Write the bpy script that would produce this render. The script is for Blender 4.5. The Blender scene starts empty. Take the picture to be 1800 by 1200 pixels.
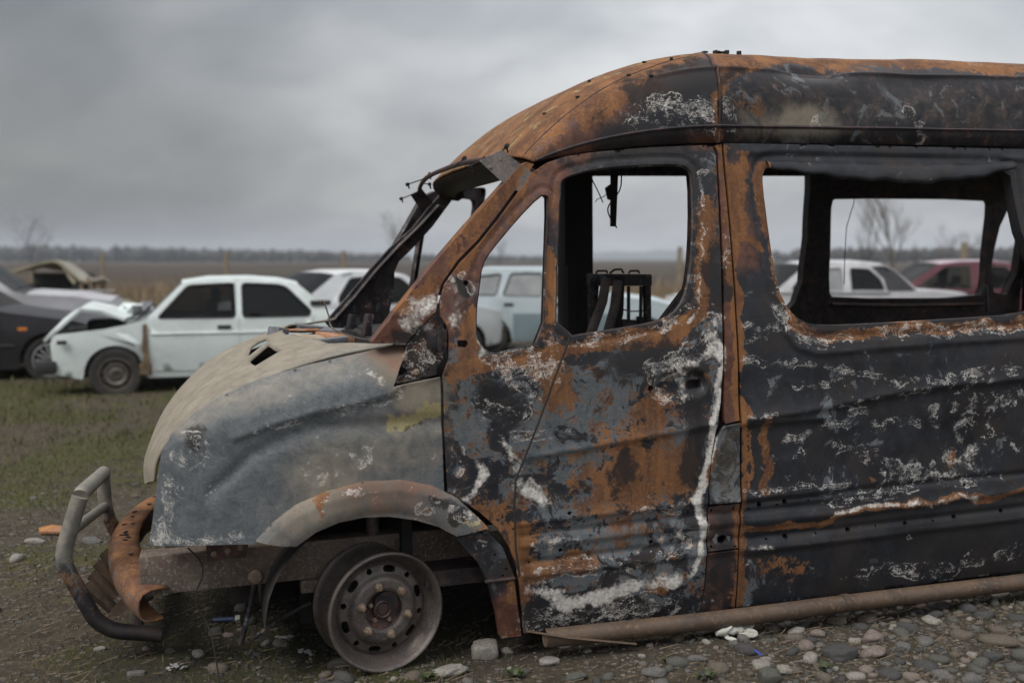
import bpy, bmesh, math, random, time
import numpy as np
from mathutils import Vector, Matrix, noise
from mathutils.geometry import delaunay_2d_cdt
T0 = time.time()
R = math.radians
sc = bpy.context.scene
COL = sc.collection
rng = random.Random(7)

# ------------------------------------------------------------------ camera, sky, sun, exposure
cam_d = bpy.data.cameras.new('camera'); cam = bpy.data.objects.new('camera', cam_d); COL.objects.link(cam)
cam.location = (0, 0, 1.50); cam.rotation_euler = (R(90-4.735), 0, 0)
cam_d.sensor_width = 36; cam_d.lens = 35.0; cam_d.clip_start = .05; cam_d.clip_end = 6000
cam_d.dof.use_dof = True; cam_d.dof.focus_distance = 4.0; cam_d.dof.aperture_fstop = 1.45
sc.camera = cam

SUN_EL, SUN_AZ = 52, -128           # degrees; azimuth from +Y towards +X
world = bpy.data.worlds.new('World'); sc.world = world; world.use_nodes = True
def build_world():
    nt = world.node_tree; N = nt.nodes; L = nt.links; N.clear()
    def nd(t, **k):
        n = N.new(t)
        for a, b in k.items(): setattr(n, a, b)
        return n
    out = nd('ShaderNodeOutputWorld'); bg = nd('ShaderNodeBackground'); bg.inputs[1].default_value = .1
    sky = nd('ShaderNodeTexSky'); sky.sky_type = 'NISHITA'; sky.sun_disc = False
    sky.sun_elevation = R(SUN_EL); sky.sun_rotation = R(SUN_AZ); sky.dust_density = 3; sky.air_density = 1.5
    tc = nd('ShaderNodeTexCoord'); sep = nd('ShaderNodeSeparateXYZ'); L.new(tc.outputs['Generated'], sep.inputs[0])
    def mth(op, a, b=None, c=None):
        n = nd('ShaderNodeMath', operation=op)
        for i, x in enumerate((a, b, c)):
            if x is None: continue
            if isinstance(x, (int, float)): n.inputs[i].default_value = x
            else: L.new(x, n.inputs[i])
        return n.outputs[0]
    zz = mth('ADD', mth('MAXIMUM', sep.outputs[2], 0.0), .55)
    comb = nd('ShaderNodeCombineXYZ'); L.new(mth('DIVIDE', sep.outputs[0], zz), comb.inputs[0]); L.new(mth('DIVIDE', sep.outputs[1], zz), comb.inputs[1])
    mp = nd('ShaderNodeMapping'); mp.inputs['Scale'].default_value = (.75, 1.0, 1); mp.inputs['Rotation'].default_value = (0, 0, .35); mp.inputs['Location'].default_value = (3.1, 1.7, 0)
    L.new(comb.outputs[0], mp.inputs[0])
    def nz(sc_, det, rough, dist):
        n = nd('ShaderNodeTexNoise'); n.inputs['Scale'].default_value = sc_; n.inputs['Detail'].default_value = det; n.inputs['Roughness'].default_value = rough; n.inputs['Distortion'].default_value = dist
        L.new(mp.outputs[0], n.inputs['Vector']); return n.outputs[0]
    def mr(x, a, b, c, d):
        n = nd('ShaderNodeMapRange', interpolation_type='SMOOTHSTEP')
        for i, y in enumerate((a, b, c, d)): n.inputs[i+1].default_value = y
        L.new(x, n.inputs[0]); return n.outputs[0]
    cl = mr(nz(2.6, 3, .5, .5), .30, .70, 0, 1)
    cl2 = mr(nz(7.5, 3, .55, .3), .32, .70, 0, 1)
    cloud = mth('ADD', mth('MULTIPLY', cl, .70), mth('MULTIPLY', cl2, .30))
    # the cloud deck is thinner towards the right of the view and heavier to the left
    gl = mr(sep.outputs[0], -.54, .20, .36, 1.08)
    bright = mth('MULTIPLY', mth('MULTIPLY_ADD', cloud, .50, .60), gl)
    # overcast deck: brighter towards the zenith
    bright = mth('MULTIPLY', bright, mth('MULTIPLY_ADD', mth('MAXIMUM', sep.outputs[2], 0.0), 1.55, .80))
    col = nd('ShaderNodeMix', data_type='RGBA'); L.new(cloud, col.inputs[0])
    col.inputs[6].default_value = (3.05, 3.17, 3.38, 1); col.inputs[7].default_value = (3.40, 3.42, 3.46, 1)
    sc_ = nd('ShaderNodeVectorMath', operation='SCALE'); L.new(col.outputs[2], sc_.inputs[0]); L.new(bright, sc_.inputs['Scale'])
    mx = nd('ShaderNodeMix', data_type='RGBA'); mx.inputs[0].default_value = .93
    L.new(sky.outputs[0], mx.inputs[6]); L.new(sc_.outputs[0], mx.inputs[7])
    L.new(mx.outputs[2], bg.inputs[0]); L.new(bg.outputs[0], out.inputs[0])
build_world()
sun_d = bpy.data.lights.new('sun', 'SUN'); sun = bpy.data.objects.new('sun', sun_d); COL.objects.link(sun)
sun_d.energy = 1.5; sun_d.angle = R(28); sun_d.color = (1, .965, .92)
sd = Vector((math.sin(R(SUN_AZ))*math.cos(R(SUN_EL)), math.cos(R(SUN_AZ))*math.cos(R(SUN_EL)), math.sin(R(SUN_EL))))
sun.rotation_euler = (-sd).to_track_quat('-Z', 'Y').to_euler(); sun.location = (0, 0, 20)
sc.view_settings.view_transform = 'Standard'; sc.view_settings.look = 'None'
sc.view_settings.exposure = 0.98; sc.view_settings.gamma = 1.0; sc.view_settings.use_curve_mapping = False
sc.cycles.max_bounces = 8; sc.cycles.transparent_max_bounces = 12

# ------------------------------------------------------------------ materials
class NT:
    """small node-graph helper"""
    def __init__(s, name):
        s.m = bpy.data.materials.new(name); s.m.use_nodes = True
        s.t = s.m.node_tree; s.t.nodes.clear()
        s.out = s.n('ShaderNodeOutputMaterial'); s.b = s.n('ShaderNodeBsdfPrincipled'); s.l(s.b.outputs[0], s.out.inputs[0])
        s.tc = s.n('ShaderNodeTexCoord'); s.co = s.tc.outputs['Object']
    def n(s, t, **k):
        x = s.t.nodes.new(t)
        for a, b in k.items(): setattr(x, a, b)
        return x
    def l(s, a, b): s.t.links.new(a, b)
    def put(s, x, i):
        if isinstance(x, (int, float)): i.default_value = x
        elif isinstance(x, tuple): i.default_value = x if len(x) == 4 or i.type == 'VECTOR' else (*x, 1)
        else: s.l(x, i)
    def math(s, op, a, b=None, c=None, clamp=False):
        x = s.n('ShaderNodeMath', operation=op, use_clamp=clamp)
        for i, y in enumerate((a, b, c)):
            if y is not None: s.put(y, x.inputs[i])
        return x.outputs[0]
    def noise(s, scale, detail=6, rough=.6, dist=0, co=None, stretch=None, off=0):
        v = co or s.co
        if stretch or off:
            mp = s.n('ShaderNodeMapping'); s.l(v, mp.inputs[0])
            if stretch: mp.inputs['Scale'].default_value = stretch
            mp.inputs['Location'].default_value = (off, off*.7, -off*.3); v = mp.outputs[0]
        x = s.n('ShaderNodeTexNoise'); s.l(v, x.inputs['Vector'])
        for k, y in (('Scale', scale), ('Detail', detail), ('Roughness', rough), ('Distortion', dist)): x.inputs[k].default_value = y
        return x.outputs[0]
    def vor(s, scale, feat='F1', rnd=1, out=0):
        x = s.n('ShaderNodeTexVoronoi', feature=feat); s.l(s.co, x.inputs['Vector']); x.inputs['Scale'].default_value = scale; x.inputs['Randomness'].default_value = rnd
        return x.outputs[out]
    def ss(s, x, a, b, c=0., d=1.):
        r = s.n('ShaderNodeMapRange', interpolation_type='SMOOTHSTEP'); s.put(x, r.inputs[0])
        for i, y in enumerate((a, b, c, d)): s.put(y, r.inputs[i+1])
        return r.outputs[0]
    def mix(s, f, a, b):
        x = s.n('ShaderNodeMix', data_type='RGBA'); s.put(f, x.inputs[0]); s.put(a, x.inputs[6]); s.put(b, x.inputs[7]); return x.outputs[2]
    def attr(s, name):
        a = s.n('ShaderNodeAttribute', attribute_name=name); sp = s.n('ShaderNodeSeparateColor'); s.l(a.outputs['Color'], sp.inputs[0])
        return sp.outputs[0], sp.outputs[1], sp.outputs[2], a.outputs['Alpha']
    def bump(s, h, strength=.3, dist=.01):
        b = s.n('ShaderNodeBump'); s.l(h, b.inputs['Height']); b.inputs['Strength'].default_value = strength; b.inputs['Distance'].default_value = dist
        s.l(b.outputs[0], s.b.inputs['Normal'])
    def fin(s, col=None, rough=None, metal=None, spec=None):
        if col is not None: s.put(col, s.b.inputs['Base Color'])
        if rough is not None: s.put(rough, s.b.inputs['Roughness'])
        if metal is not None: s.put(metal, s.b.inputs['Metallic'])
        if spec is not None: s.put(spec, s.b.inputs['Specular IOR Level'])
        return s.m
def patch(t, n, amt, soft=.05):
    """covers the share amt of the surface, where the noise is highest"""
    c = t.math('MULTIPLY_ADD', n, 2.3, -.65)
    e = t.math('SUBTRACT', 1.0, amt)
    return t.ss(c, t.math('SUBTRACT', e, soft), t.math('ADD', e, soft))
def mat_burnt(name='burnt_body', masks=True, r=.3, g=.3, a=.1, b=0, m=0, k=0):
    """fire-stripped sheet metal: charcoal scale, blue-grey bare steel, flash rust and white ash residue"""
    t = NT(name)
    if masks:
        r, g, a, A = t.attr('wear_a'); b, m, y, k = t.attr('wear_b')
    else: A, y = 0., 0.
    n_big = t.noise(4.5, 4, .60, .6); n_mid = t.noise(17, 6, .70, .5, off=3.1); n_fin = t.noise(75, 3, .62, .3, off=7.7); n_g = t.noise(8, 7, .72, .9, off=11.3)
    streak = t.noise(9, 4, .65, .2, stretch=(1, 1, .16), off=2.2)
    col = t.mix(t.ss(n_mid, .3, .72), (.0125, .0130, .0168), (.027, .030, .037))
    col = t.mix(t.math('MULTIPLY', t.ss(n_big, .42, .70), .8), col, (.034, .027, .024))
    # dusty khaki / beige paint residue, softly bounded
    bei = t.mix(t.ss(n_mid, .25, .75), (.165, .146, .114), (.275, .243, .190))
    bei = t.mix(t.math('MULTIPLY', t.ss(streak, .45, .75), .5), bei, (.32, .295, .245))
    bm = t.ss(t.math('ADD', b, t.math('MULTIPLY_ADD', n_mid, .45, -.22)), .12, .80)
    # bare blue-grey steel: a full film where plentiful, flakes where sparse
    gre = t.mix(t.ss(n_mid, .28, .70), (.086, .098, .109), (.150, .165, .174))
    gre = t.mix(t.math('MULTIPLY', t.ss(n_fin, .52, .70), .45), gre, (.20, .21, .21))
    n_l2 = t.noise(80, 2, .6, .8, stretch=(.7, 1, 1), off=9.1)
    gre = t.mix(t.math('MULTIPLY', t.ss(t.math('ABSOLUTE', t.math('SUBTRACT', n_l2, .5)), .030, .008), .5), gre, (.045, .050, .057))
    gm = patch(t, n_g, g, .07)
    col = t.mix(t.math('MULTIPLY', gm, .92), col, gre)
    col = t.mix(bm, col, bei)
    # red-brown smooth oxide
    red = t.mix(t.ss(n_mid, .3, .72), (.075, .032, .022), (.175, .076, .047))
    mm = t.ss(t.math('ADD', m, t.math('MULTIPLY_ADD', n_mid, .7, -.35)), .2, .75)
    col = t.mix(t.math('MULTIPLY', mm, .9), col, red)
    # orange-brown rust
    ru = t.mix(t.ss(streak, .34, .66), (.100, .044, .022), (.235, .105, .040))
    ru = t.mix(t.math('MULTIPLY', t.ss(n_fin, .48, .72), .5), ru, (.29, .155, .068))
    ru = t.mix(t.math('MULTIPLY', t.ss(n_g, .5, .64), .55), ru, (.075, .034, .022))
    nr = t.math('ADD', t.math('MULTIPLY', n_g, .32), t.math('ADD', t.math('MULTIPLY', n_mid, .60), t.math('MULTIPLY', n_fin, .26)))
    rm = patch(t, t.math('SUBTRACT', nr, .09), r, .08)
    col = t.mix(t.math('MULTIPLY', rm, .92), col, ru)
    ye = patch(t, n_mid, y, .12)
    col = t.mix(t.math('MULTIPLY', ye, .9), col, t.mix(n_fin, (.20, .165, .070), (.40, .345, .175)))
    # soot
    km = patch(t, t.math('ADD', t.math('MULTIPLY', n_g, .6), t.math('MULTIPLY', n_mid, .4)), k, .14)
    col = t.mix(t.math('MULTIPLY', km, .88), col, (.0165, .0155, .0165))
    # ash: chalky smears, tide marks and crawling fine lines
    ash = t.mix(t.ss(n_fin, .3, .7), (.50, .475, .44), (.78, .75, .70))
    am = t.ss(t.math('ADD', t.math('MAXIMUM', A, t.math('MULTIPLY', a, .42)), t.math('ADD', t.math('MULTIPLY_ADD', n_mid, 1.0, -.5), t.math('MULTIPLY_ADD', n_fin, .5, -.25))), .30, .72)
    am = t.math('MULTIPLY', am, t.ss(t.math('MAXIMUM', A, t.math('MULTIPLY', a, .4)), .08, .28))
    col = t.mix(t.math('MULTIPLY', am, t.ss(streak, .25, .6, .66, .97)), col, ash)
    n_l = t.noise(24, 4, .62, 1.2, stretch=(.45, 1, 1), off=5.5)
    def lines(n, wd, c=.5): return t.ss(t.math('ABSOLUTE', t.math('SUBTRACT', n, c)), wd, wd*.3)
    gate = patch(t, t.math('ADD', t.math('MULTIPLY', n_mid, .75), t.math('MULTIPLY', n_l2, .32)), t.math('MULTIPLY', a, .80), .06)
    ln = t.math('MAXIMUM', lines(n_l, .013), t.math('MAXIMUM', lines(n_g, .0075, .52), t.math('MULTIPLY', lines(n_l2, .03), t.ss(a, .5, .9, .0, .85))))
    # tide marks run along the rims of the ash-bearing zones
    fld = t.math('ADD', a, t.math('ADD', t.math('MULTIPLY_ADD', n_mid, .50, -.25), t.math('MULTIPLY_ADD', n_l2, .22, -.11)))
    tide = t.math('MULTIPLY', t.math('MAXIMUM', lines(fld, .040, .36), lines(fld, .036, .62)), t.ss(t.math('ADD', n_g, n_mid), .97, 1.12))
    tide = t.math('MULTIPLY', tide, t.ss(a, .10, .2))
    lm = t.math('MULTIPLY', t.math('MAXIMUM', t.math('MULTIPLY', tide, .62), t.math('MULTIPLY', ln, gate)), .92)
    col = t.mix(lm, col, ash)
    # pits
    pit = t.ss(t.noise(120, 2, .5, 0, off=1.3), .71, .75)
    col = t.mix(t.math('MULTIPLY', pit, .45), col, (.020, .016, .014))
    h = t.math('ADD', t.math('MULTIPLY', n_fin, .30), t.math('MULTIPLY', n_mid, .75))
    t.bump(h, .34, .006)
    ro = t.math('ADD', t.math('MULTIPLY', n_mid, .22), t.math('ADD', .40, t.math('MULTIPLY', t.math('MAXIMUM', rm, t.math('MAXIMUM', am, t.math('MULTIPLY', bm, .8))), .34)))
    return t.fin(col, ro, 0.0, .30)
def mat_plain(name, c1, c2=None, rough=.6, metal=0, scale=8, bump=0, fine=None, spec=None, dirt=0, dirtcol=(.09, .075, .055)):
    t = NT(name); c2 = c2 or tuple(x*.7 for x in c1)
    n = t.noise(scale, 6, .6, .3); col = t.mix(t.ss(n, .32, .68), c1, c2)
    if fine: col = t.mix(t.ss(t.noise(scale*9, 4, .6), .5, .7), col, fine)
    if dirt: col = t.mix(t.math('MULTIPLY', t.ss(t.noise(scale*.7, 8, .7, .5, off=4), .42, .72), dirt), col, dirtcol)
    if bump: t.bump(t.noise(scale*6, 5, .6), bump, .01)
    return t.fin(col, t.math('MULTIPLY_ADD', n, .25, rough-.12), metal, spec)
def mat_glass(name, tint=(.25, .27, .27), thru=.5):
    t = NT(name)
    tr = t.n('ShaderNodeBsdfTransparent'); tr.inputs[0].default_value = (*tint, 1)
    t.fin((.010, .011, .012), .06, 0, .28)
    mx = t.n('ShaderNodeMixShader'); mx.inputs[0].default_value = thru
    t.l(t.b.outputs[0], mx.inputs[1]); t.l(tr.outputs[0], mx.inputs[2]); t.l(mx.outputs[0], t.out.inputs[0])
    return t.m
M = {}
M['burnt'] = mat_burnt()
M['dark'] = mat_burnt('sooty_steel', False, r=.22, g=.06, a=.05, m=.34, k=.22)
M['frame'] = mat_burnt('rusty_chassis_steel', False, r=.24, g=.32, a=.17, m=.30, k=.10)
M['brown'] = mat_burnt('brown_oxide_steel', False, r=.30, g=.05, a=.0, m=.42, k=.10)
M['wheel'] = mat_plain('scorched_wheel_steel', (.125, .108, .100), (.066, .058, .056), .50, .4, 14, .15, (.17, .14, .12), dirt=.40, dirtcol=(.105, .064, .042))
M['bolt'] = mat_plain('rusty_bolt', (.15, .10, .07), (.26, .20, .15), .6, .2, 60, .3)
M['orange'] = mat_plain('orange_rusted_beam', (.33, .135, .035), (.20, .075, .025), .7, 0, 9, .25, (.40, .21, .075), dirt=.45, dirtcol=(.16, .15, .15))
M['tube'] = mat_burnt('scorched_bar_tube', False, r=.22, g=.10, a=.0, b=.35, m=.35, k=.25)
M['rail'] = mat_plain('scaled_chassis_steel', (.150, .118, .094), (.078, .060, .048), .7, .05, 9, .35, (.23, .20, .175), dirt=.5, dirtcol=(.10, .052, .030))
M['step'] = mat_plain('rusted_step_tube', (.105, .066, .040), (.055, .036, .025), .6, .05, 7, .15, (.14, .092, .056), dirt=.45, dirtcol=(.06, .05, .045))
M['soot'] = mat_plain('soot_black', (.012, .011, .011), (.022, .018, .016), .85, 0, 12, .2)
M['debris_o'] = mat_plain('fired_plaster', (.34, .13, .055), (.42, .26, .17), .85, 0, 14, .3)
M['debris_g'] = mat_plain('grey_charred_plate', (.17, .175, .19), (.10, .10, .11), .7, .2, 14, .3)
M['debris_b'] = mat_plain('beige_ash_board', (.36, .29, .22), (.25, .19, .14), .9, 0, 14, .3)

# ------------------------------------------------------------------ object helpers
def link(o, parent=None):
    COL.objects.link(o)
    if parent is not None: o.parent = parent
    return o
def tag(o, label, cat, group=None, kind=None):
    if label: o['label'] = label
    if cat: o['category'] = cat
    if group: o['group'] = group
    if kind: o['kind'] = kind
    return o
def empty(name, mw=None):
    o = bpy.data.objects.new(name, None); COL.objects.link(o); o.empty_display_size = .1
    if mw is not None: o.matrix_world = mw
    return o
def mk(name, verts, faces, mat, parent=None, smooth=True, auto=None):
    me = bpy.data.meshes.new(name)
    me.from_pydata([tuple(map(float, v)) for v in verts], [], [list(map(int, f)) for f in faces])
    if mat is not None: me.materials.append(mat)
    if smooth: me.shade_smooth() if hasattr(me, 'shade_smooth') else me.polygons.foreach_set('use_smooth', [True]*len(me.polygons))
    if auto is not None: me.set_sharp_from_angle(angle=R(auto))
    me.update()
    return link(bpy.data.objects.new(name, me), parent)
def copy_tree(o, parent=None):
    c = o.copy(); COL.objects.link(c); c.parent = parent
    if parent is not None: c.matrix_parent_inverse = o.matrix_parent_inverse
    for ch in list(o.children): copy_tree(ch, c)
    return c
def smooth_path(pts, n=6):
    P = [Vector(p) for p in pts]; out = []
    for i in range(len(P)-1):
        p0, p1, p2, p3 = P[max(i-1, 0)], P[i], P[i+1], P[min(i+2, len(P)-1)]
        for k in range(n):
            f = k/n
            out.append(.5*((2*p1)+(-p0+p2)*f+(2*p0-5*p1+4*p2-p3)*f*f+(-p0+3*p1-3*p2+p3)*f**3))
    out.append(P[-1]); return out
class MB:
    """collects shapes for ONE mesh"""
    def __init__(s): s.v = []; s.f = []
    def add(s, V, F):
        o = len(s.v); s.v += [tuple(p) for p in V]; s.f += [[i+o for i in f] for f in F]; return s
    def box(s, c, size, rot=None, bev=0.0):
        """box with chamfered edges along every side"""
        hx, hy, hz = (x/2 for x in size); b = min(bev, hx*.8, hy*.8, hz*.8); c = Vector(c)
        mt = rot if rot is not None else Matrix.Identity(3)
        if b <= 0:
            V = [Vector((x*hx, y*hy, z*hz)) for x in (-1, 1) for y in (-1, 1) for z in (-1, 1)]
            Fc = [(0, 1, 3, 2), (4, 6, 7, 5), (0, 4, 5, 1), (2, 3, 7, 6), (0, 2, 6, 4), (1, 5, 7, 3)]
            return s.add([c+mt@p for p in V], Fc)
        bm = bmesh.new(); bmesh.ops.create_cube(bm, size=1)
        for q in bm.verts: q.co = Vector((q.co.x*2*hx, q.co.y*2*hy, q.co.z*2*hz))
        bmesh.ops.bevel(bm, geom=bm.edges[:], offset=b, segments=2, affect='EDGES', profile=.6)
        bm.verts.ensure_lookup_table()
        V = [c+mt@q.co for q in bm.verts]; Fc = [[q.index for q in f.verts] for f in bm.faces]; bm.free()
        return s.add(V, Fc)
    def tube(s, pts, r, n=12, cap=True, flat=1.0):
        P = [Vector(p) for p in pts]; m = len(P); rr = r if isinstance(r, (list, tuple)) else [r]*m
        tg = [(P[min(i+1, m-1)]-P[max(i-1, 0)]).normalized() for i in range(m)]
        ref = Vector((0, 0, 1)) if abs(tg[0].z) < .9 else Vector((0, 1, 0))
        a = tg[0].cross(ref).normalized(); V = []
        for i in range(m):
            a = (a - tg[i]*a.dot(tg[i])).normalized(); b = tg[i].cross(a)
            V += [P[i]+(a*math.cos(2*math.pi*k/n)+b*math.sin(2*math.pi*k/n)*flat)*rr[i] for k in range(n)]
        Fc = [[i*n+k, i*n+(k+1) % n, (i+1)*n+(k+1) % n, (i+1)*n+k] for i in range(m-1) for k in range(n)]
        if cap: Fc += [list(range(n))[::-1], [(m-1)*n+k for k in range(n)]]
        return s.add(V, Fc)
    def lathe(s, prof, n=48, axis='y', c=(0, 0, 0), close=False):
        """prof: (radius, along-axis) pairs"""
        V = []; m = len(prof); c = Vector(c)
        for r_, y in prof:
            for k in range(n):
                a = 2*math.pi*k/n
                p = (r_*math.cos(a), y, r_*math.sin(a)) if axis == 'y' else ((r_*math.cos(a), r_*math.sin(a), y) if axis == 'z' else (y, r_*math.cos(a), r_*math.sin(a)))
                V.append(c+Vector(p))
        Fc = [[i*n+k, i*n+(k+1) % n, (i+1)*n+(k+1) % n, (i+1)*n+k] for i in range(m-1) for k in range(n)]
        return s.add(V, Fc)
    def prism(s, poly, d):
        """closed 3-D polygon pushed along d"""
        P = [Vector(p) for p in poly]; d = Vector(d); n = len(P)
        V = P+[p+d for p in P]
        return s.add(V, [list(range(n)), [n+i for i in range(n)][::-1]] + [[i, i+n, (i+1) % n+n, (i+1) % n] for i in range(n)])
    def build(s, name, mat, parent=None, smooth=True, auto=35):
        return mk(name, s.v, s.f, mat, parent, smooth, auto)

def chaikin(P, n=2, closed=True):
    P = [tuple(p) for p in P]
    for _ in range(n):
        Q = []
        m = len(P)
        for i in range(m if closed else m-1):
            a, b = P[i], P[(i+1) % m]
            Q.append((a[0]*.75+b[0]*.25, a[1]*.75+b[1]*.25)); Q.append((a[0]*.25+b[0]*.75, a[1]*.25+b[1]*.75))
        P = Q
    return P
def dens(P, step, closed=True):
    out = []; m = len(P)
    for i in range(m if closed else m-1):
        a, b = P[i], P[(i+1) % m]; d = math.hypot(b[0]-a[0], b[1]-a[1]); k = max(1, int(math.ceil(d/step)))
        out += [(a[0]+(b[0]-a[0])*j/k, a[1]+(b[1]-a[1])*j/k) for j in range(k)]
    if not closed: out.append(P[-1])
    return out
def inside(X, Y, poly):
    P = np.array(poly); res = np.zeros(X.shape, bool); n = len(P); j = n-1
    for i in range(n):
        xi, yi = P[i]; xj, yj = P[j]
        if yi != yj:
            c = ((yi > Y) != (yj > Y)) & (X < (xj-xi)*(Y-yi)/(yj-yi)+xi)
            res ^= c
        j = i
    return res
def pdist(X, Y, pl):
    """distance to a polyline"""
    P = np.array(pl, float); d = np.full(X.shape, 1e9)
    if len(P) == 1: return np.hypot(X-P[0, 0], Y-P[0, 1])
    for a, b in zip(P[:-1], P[1:]):
        e = b-a; L2 = max(e@e, 1e-12); t = np.clip(((X-a[0])*e[0]+(Y-a[1])*e[1])/L2, 0, 1)
        d = np.minimum(d, np.hypot(X-a[0]-t*e[0], Y-a[1]-t*e[1]))
    return d
def cut(outline, holes, step):
    """triangulated 2-D sheet with holes; returns points, triangles, boundary loops"""
    loops = [dens(outline, step)]+[dens(h, step*.8) for h in holes]
    pts = []; edges = []; ids = []
    for lp in loops:
        o = len(pts); n = len(lp); pts += lp; edges += [(o+i, o+(i+1) % n) for i in range(n)]; ids.append(list(range(o, o+n)))
    O = np.array(loops[0]); x0, y0 = O.min(0); x1, y1 = O.max(0)
    gx = np.arange(x0+step*.5, x1, step); gy = np.arange(y0+step*.5, y1, step*.9)
    X, Y = np.meshgrid(gx, gy); X[1::2] += step*.5; X = X.ravel(); Y = Y.ravel()
    ok = inside(X, Y, loops[0])
    for h in loops[1:]: ok &= ~inside(X, Y, h)
    X, Y = X[ok], Y[ok]
    for lp in loops:
        for i in range(0, len(lp)):
            a, b = lp[i], lp[(i+1) % len(lp)]
            bx0, bx1 = min(a[0], b[0])-step*.5, max(a[0], b[0])+step*.5; by0, by1 = min(a[1], b[1])-step*.5, max(a[1], b[1])+step*.5
            sel = np.nonzero((X > bx0) & (X < bx1) & (Y > by0) & (Y < by1))[0]
            if len(sel):
                far = pdist(X[sel], Y[sel], [a, b]) > step*.42
                keep = np.ones(len(X), bool); keep[sel[~far]] = False; X = X[keep]; Y = Y[keep]
    allp = pts+list(zip(X.tolist(), Y.tolist()))
    vc, ec, fc, vo, eo, fo = delaunay_2d_cdt([Vector(p) for p in allp], edges, [], 0, 1e-7)
    V = np.array([(p.x, p.y) for p in vc]); Fa = np.array([f for f in fc if len(f) == 3])
    c = V[Fa].mean(1); ok = inside(c[:, 0], c[:, 1], loops[0])
    for h in loops[1:]: ok &= ~inside(c[:, 0], c[:, 1], h)
    Fa = Fa[ok]
    a = V[Fa[:, 1]]-V[Fa[:, 0]]; b = V[Fa[:, 2]]-V[Fa[:, 0]]
    fl = (a[:, 0]*b[:, 1]-a[:, 1]*b[:, 0]) < 0
    Fa[fl] = Fa[fl][:, ::-1]
    back = {}
    for i, src in enumerate(vo):
        for q in src: back[q] = i
    return V, Fa, [[back[i] for i in lp] for lp in ids]

VW = 1.95                      # body width
def lerp_pts(x, pts):
    xs = [p[0] for p in pts]; ys = [p[1] for p in pts]
    return np.interp(x, xs, ys)
def inset(u, w):
    """distance of the body skin from the widest plane, near side"""
    u = np.asarray(u, float); w = np.asarray(w, float)
    f = .05*np.clip((.28-w)/.28, 0, 2)**1.5
    f = f + .13*np.clip((w-1.05)/.9, 0, 2)**1.25
    t = np.clip(.15-u, 0, 3)
    f = f + .13*t**2.2 + .9*np.clip(-.62-u, 0, 1)**1.7
    return f
CREST = [(-1.0, .86), (-.80, .95), (-.68, 1.015), (-.52, 1.085), (-.28, 1.15), (-.08, 1.20), (.1, 1.22), (.3, 1.22)]
def inset_fender(u, w):
    T = lerp_pts(u, CREST)
    k = np.clip((w-(T-.16))/.16, 0, 1.4)
    return inset(u, w) + .13*k**2.2
GUT = [(.60, 1.86), (.72, 1.905), (.85, 1.93), (1.05, 1.943), (1.4, 1.945), (4.5, 1.965)]
def section(s, a, b, wg, p=.42, q=.42):
    """roof section: s 0..1 from near gutter over the crown to the far gutter"""
    ph = np.clip(s, 0, 1)*math.pi
    c = np.cos(ph); sn = np.clip(np.sin(ph), 0, 1)
    v = VW/2 - a*np.sign(c)*np.abs(c)**p
    w = wg + b*sn**q
    return v, w
def roof_pt(q, s):
    """q 0 at windscreen header, 1 at the B-pillar seam, above 1 metres behind the seam"""
    q = np.asarray(q, float); s = np.asarray(s, float)
    edge = np.abs(2*s-1)                       # 1 at the gutters
    hu = .60 - .07*(1-edge**2); hv, hw = section(s, .825, .050, 1.857, .72, .8)
    bv, bw = section(s, .845, .412, 1.945)
    bu = 1.405 - .03*edge
    cu = hu + .30 + .10*(1-edge); cv = (hv*.5+bv*.5); cw = bw*.93 + hw*.07 - .01*edge
    k = np.clip(q, 0, 1)
    u = (1-k)**2*hu + 2*k*(1-k)*cu + k*k*bu
    v = (1-k)**2*hv + 2*k*(1-k)*cv + k*k*bv
    w = (1-k)**2*hw + 2*k*(1-k)*cw + k*k*bw
    e = np.clip(q-1, 0, 9)
    return u+e, v, w + .012*e + .012*e*(1-edge)
# bonnet: a 0 at the rear edge, 1 at the nose; t 0 near edge, 1 far edge
HC = [(.06, 1.215), (-.15, 1.20), (-.33, 1.155), (-.52, 1.07), (-.685, .95), (-.80, .81), (-.855, .69), (-.86, .62)]
HE = [(.08, 1.185, .150), (-.12, 1.155, .155), (-.30, 1.105, .165), (-.48, 1.045, .185), (-.61, .975, .215), (-.71, .89, .26), (-.775, .79, .305), (-.795, .70, .34)]
def cat(pts, x):
    """smooth polyline through pts, x 0..1"""
    P = np.array(pts, float); n = len(P)-1
    x = np.clip(np.asarray(x, float), 0, 1)*n; i = np.clip(x.astype(int), 0, n-1); f = (x-i)[..., None]
    p0 = P[np.clip(i-1, 0, n)]; p1 = P[i]; p2 = P[i+1]; p3 = P[np.clip(i+2, 0, n)]
    return .5*((2*p1) + (-p0+p2)*f + (2*p0-5*p1+4*p2-p3)*f**2 + (-p0+3*p1-3*p2+p3)*f**3)
def hood_pt(a, t):
    a = np.asarray(a, float); t = np.asarray(t, float)
    C = cat(HC, a); E = cat(HE, a)
    m = np.abs(2*t-1)                          # 1 at the edges
    k = 1-m**2.3
    u = E[..., 0]*(1-k) + C[..., 0]*k
    w = E[..., 1]*(1-k) + C[..., 1]*k
    half = VW/2 - E[..., 2]
    v = VW/2 + (2*t-1)*half
    return u, v, w


# ------------------------------------------------------------------ the burnt van
VAN_M = Matrix.Translation((-0.4313, 3.4902, 0.0)) @ Matrix.Rotation(R(17), 4, 'Z') @ Matrix.Rotation(R(-.67), 4, 'Y')
van = tag(empty('burnt_van', VAN_M), 'burnt-out rusty and charred high-roof van without glass or tyres', 'van')

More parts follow.
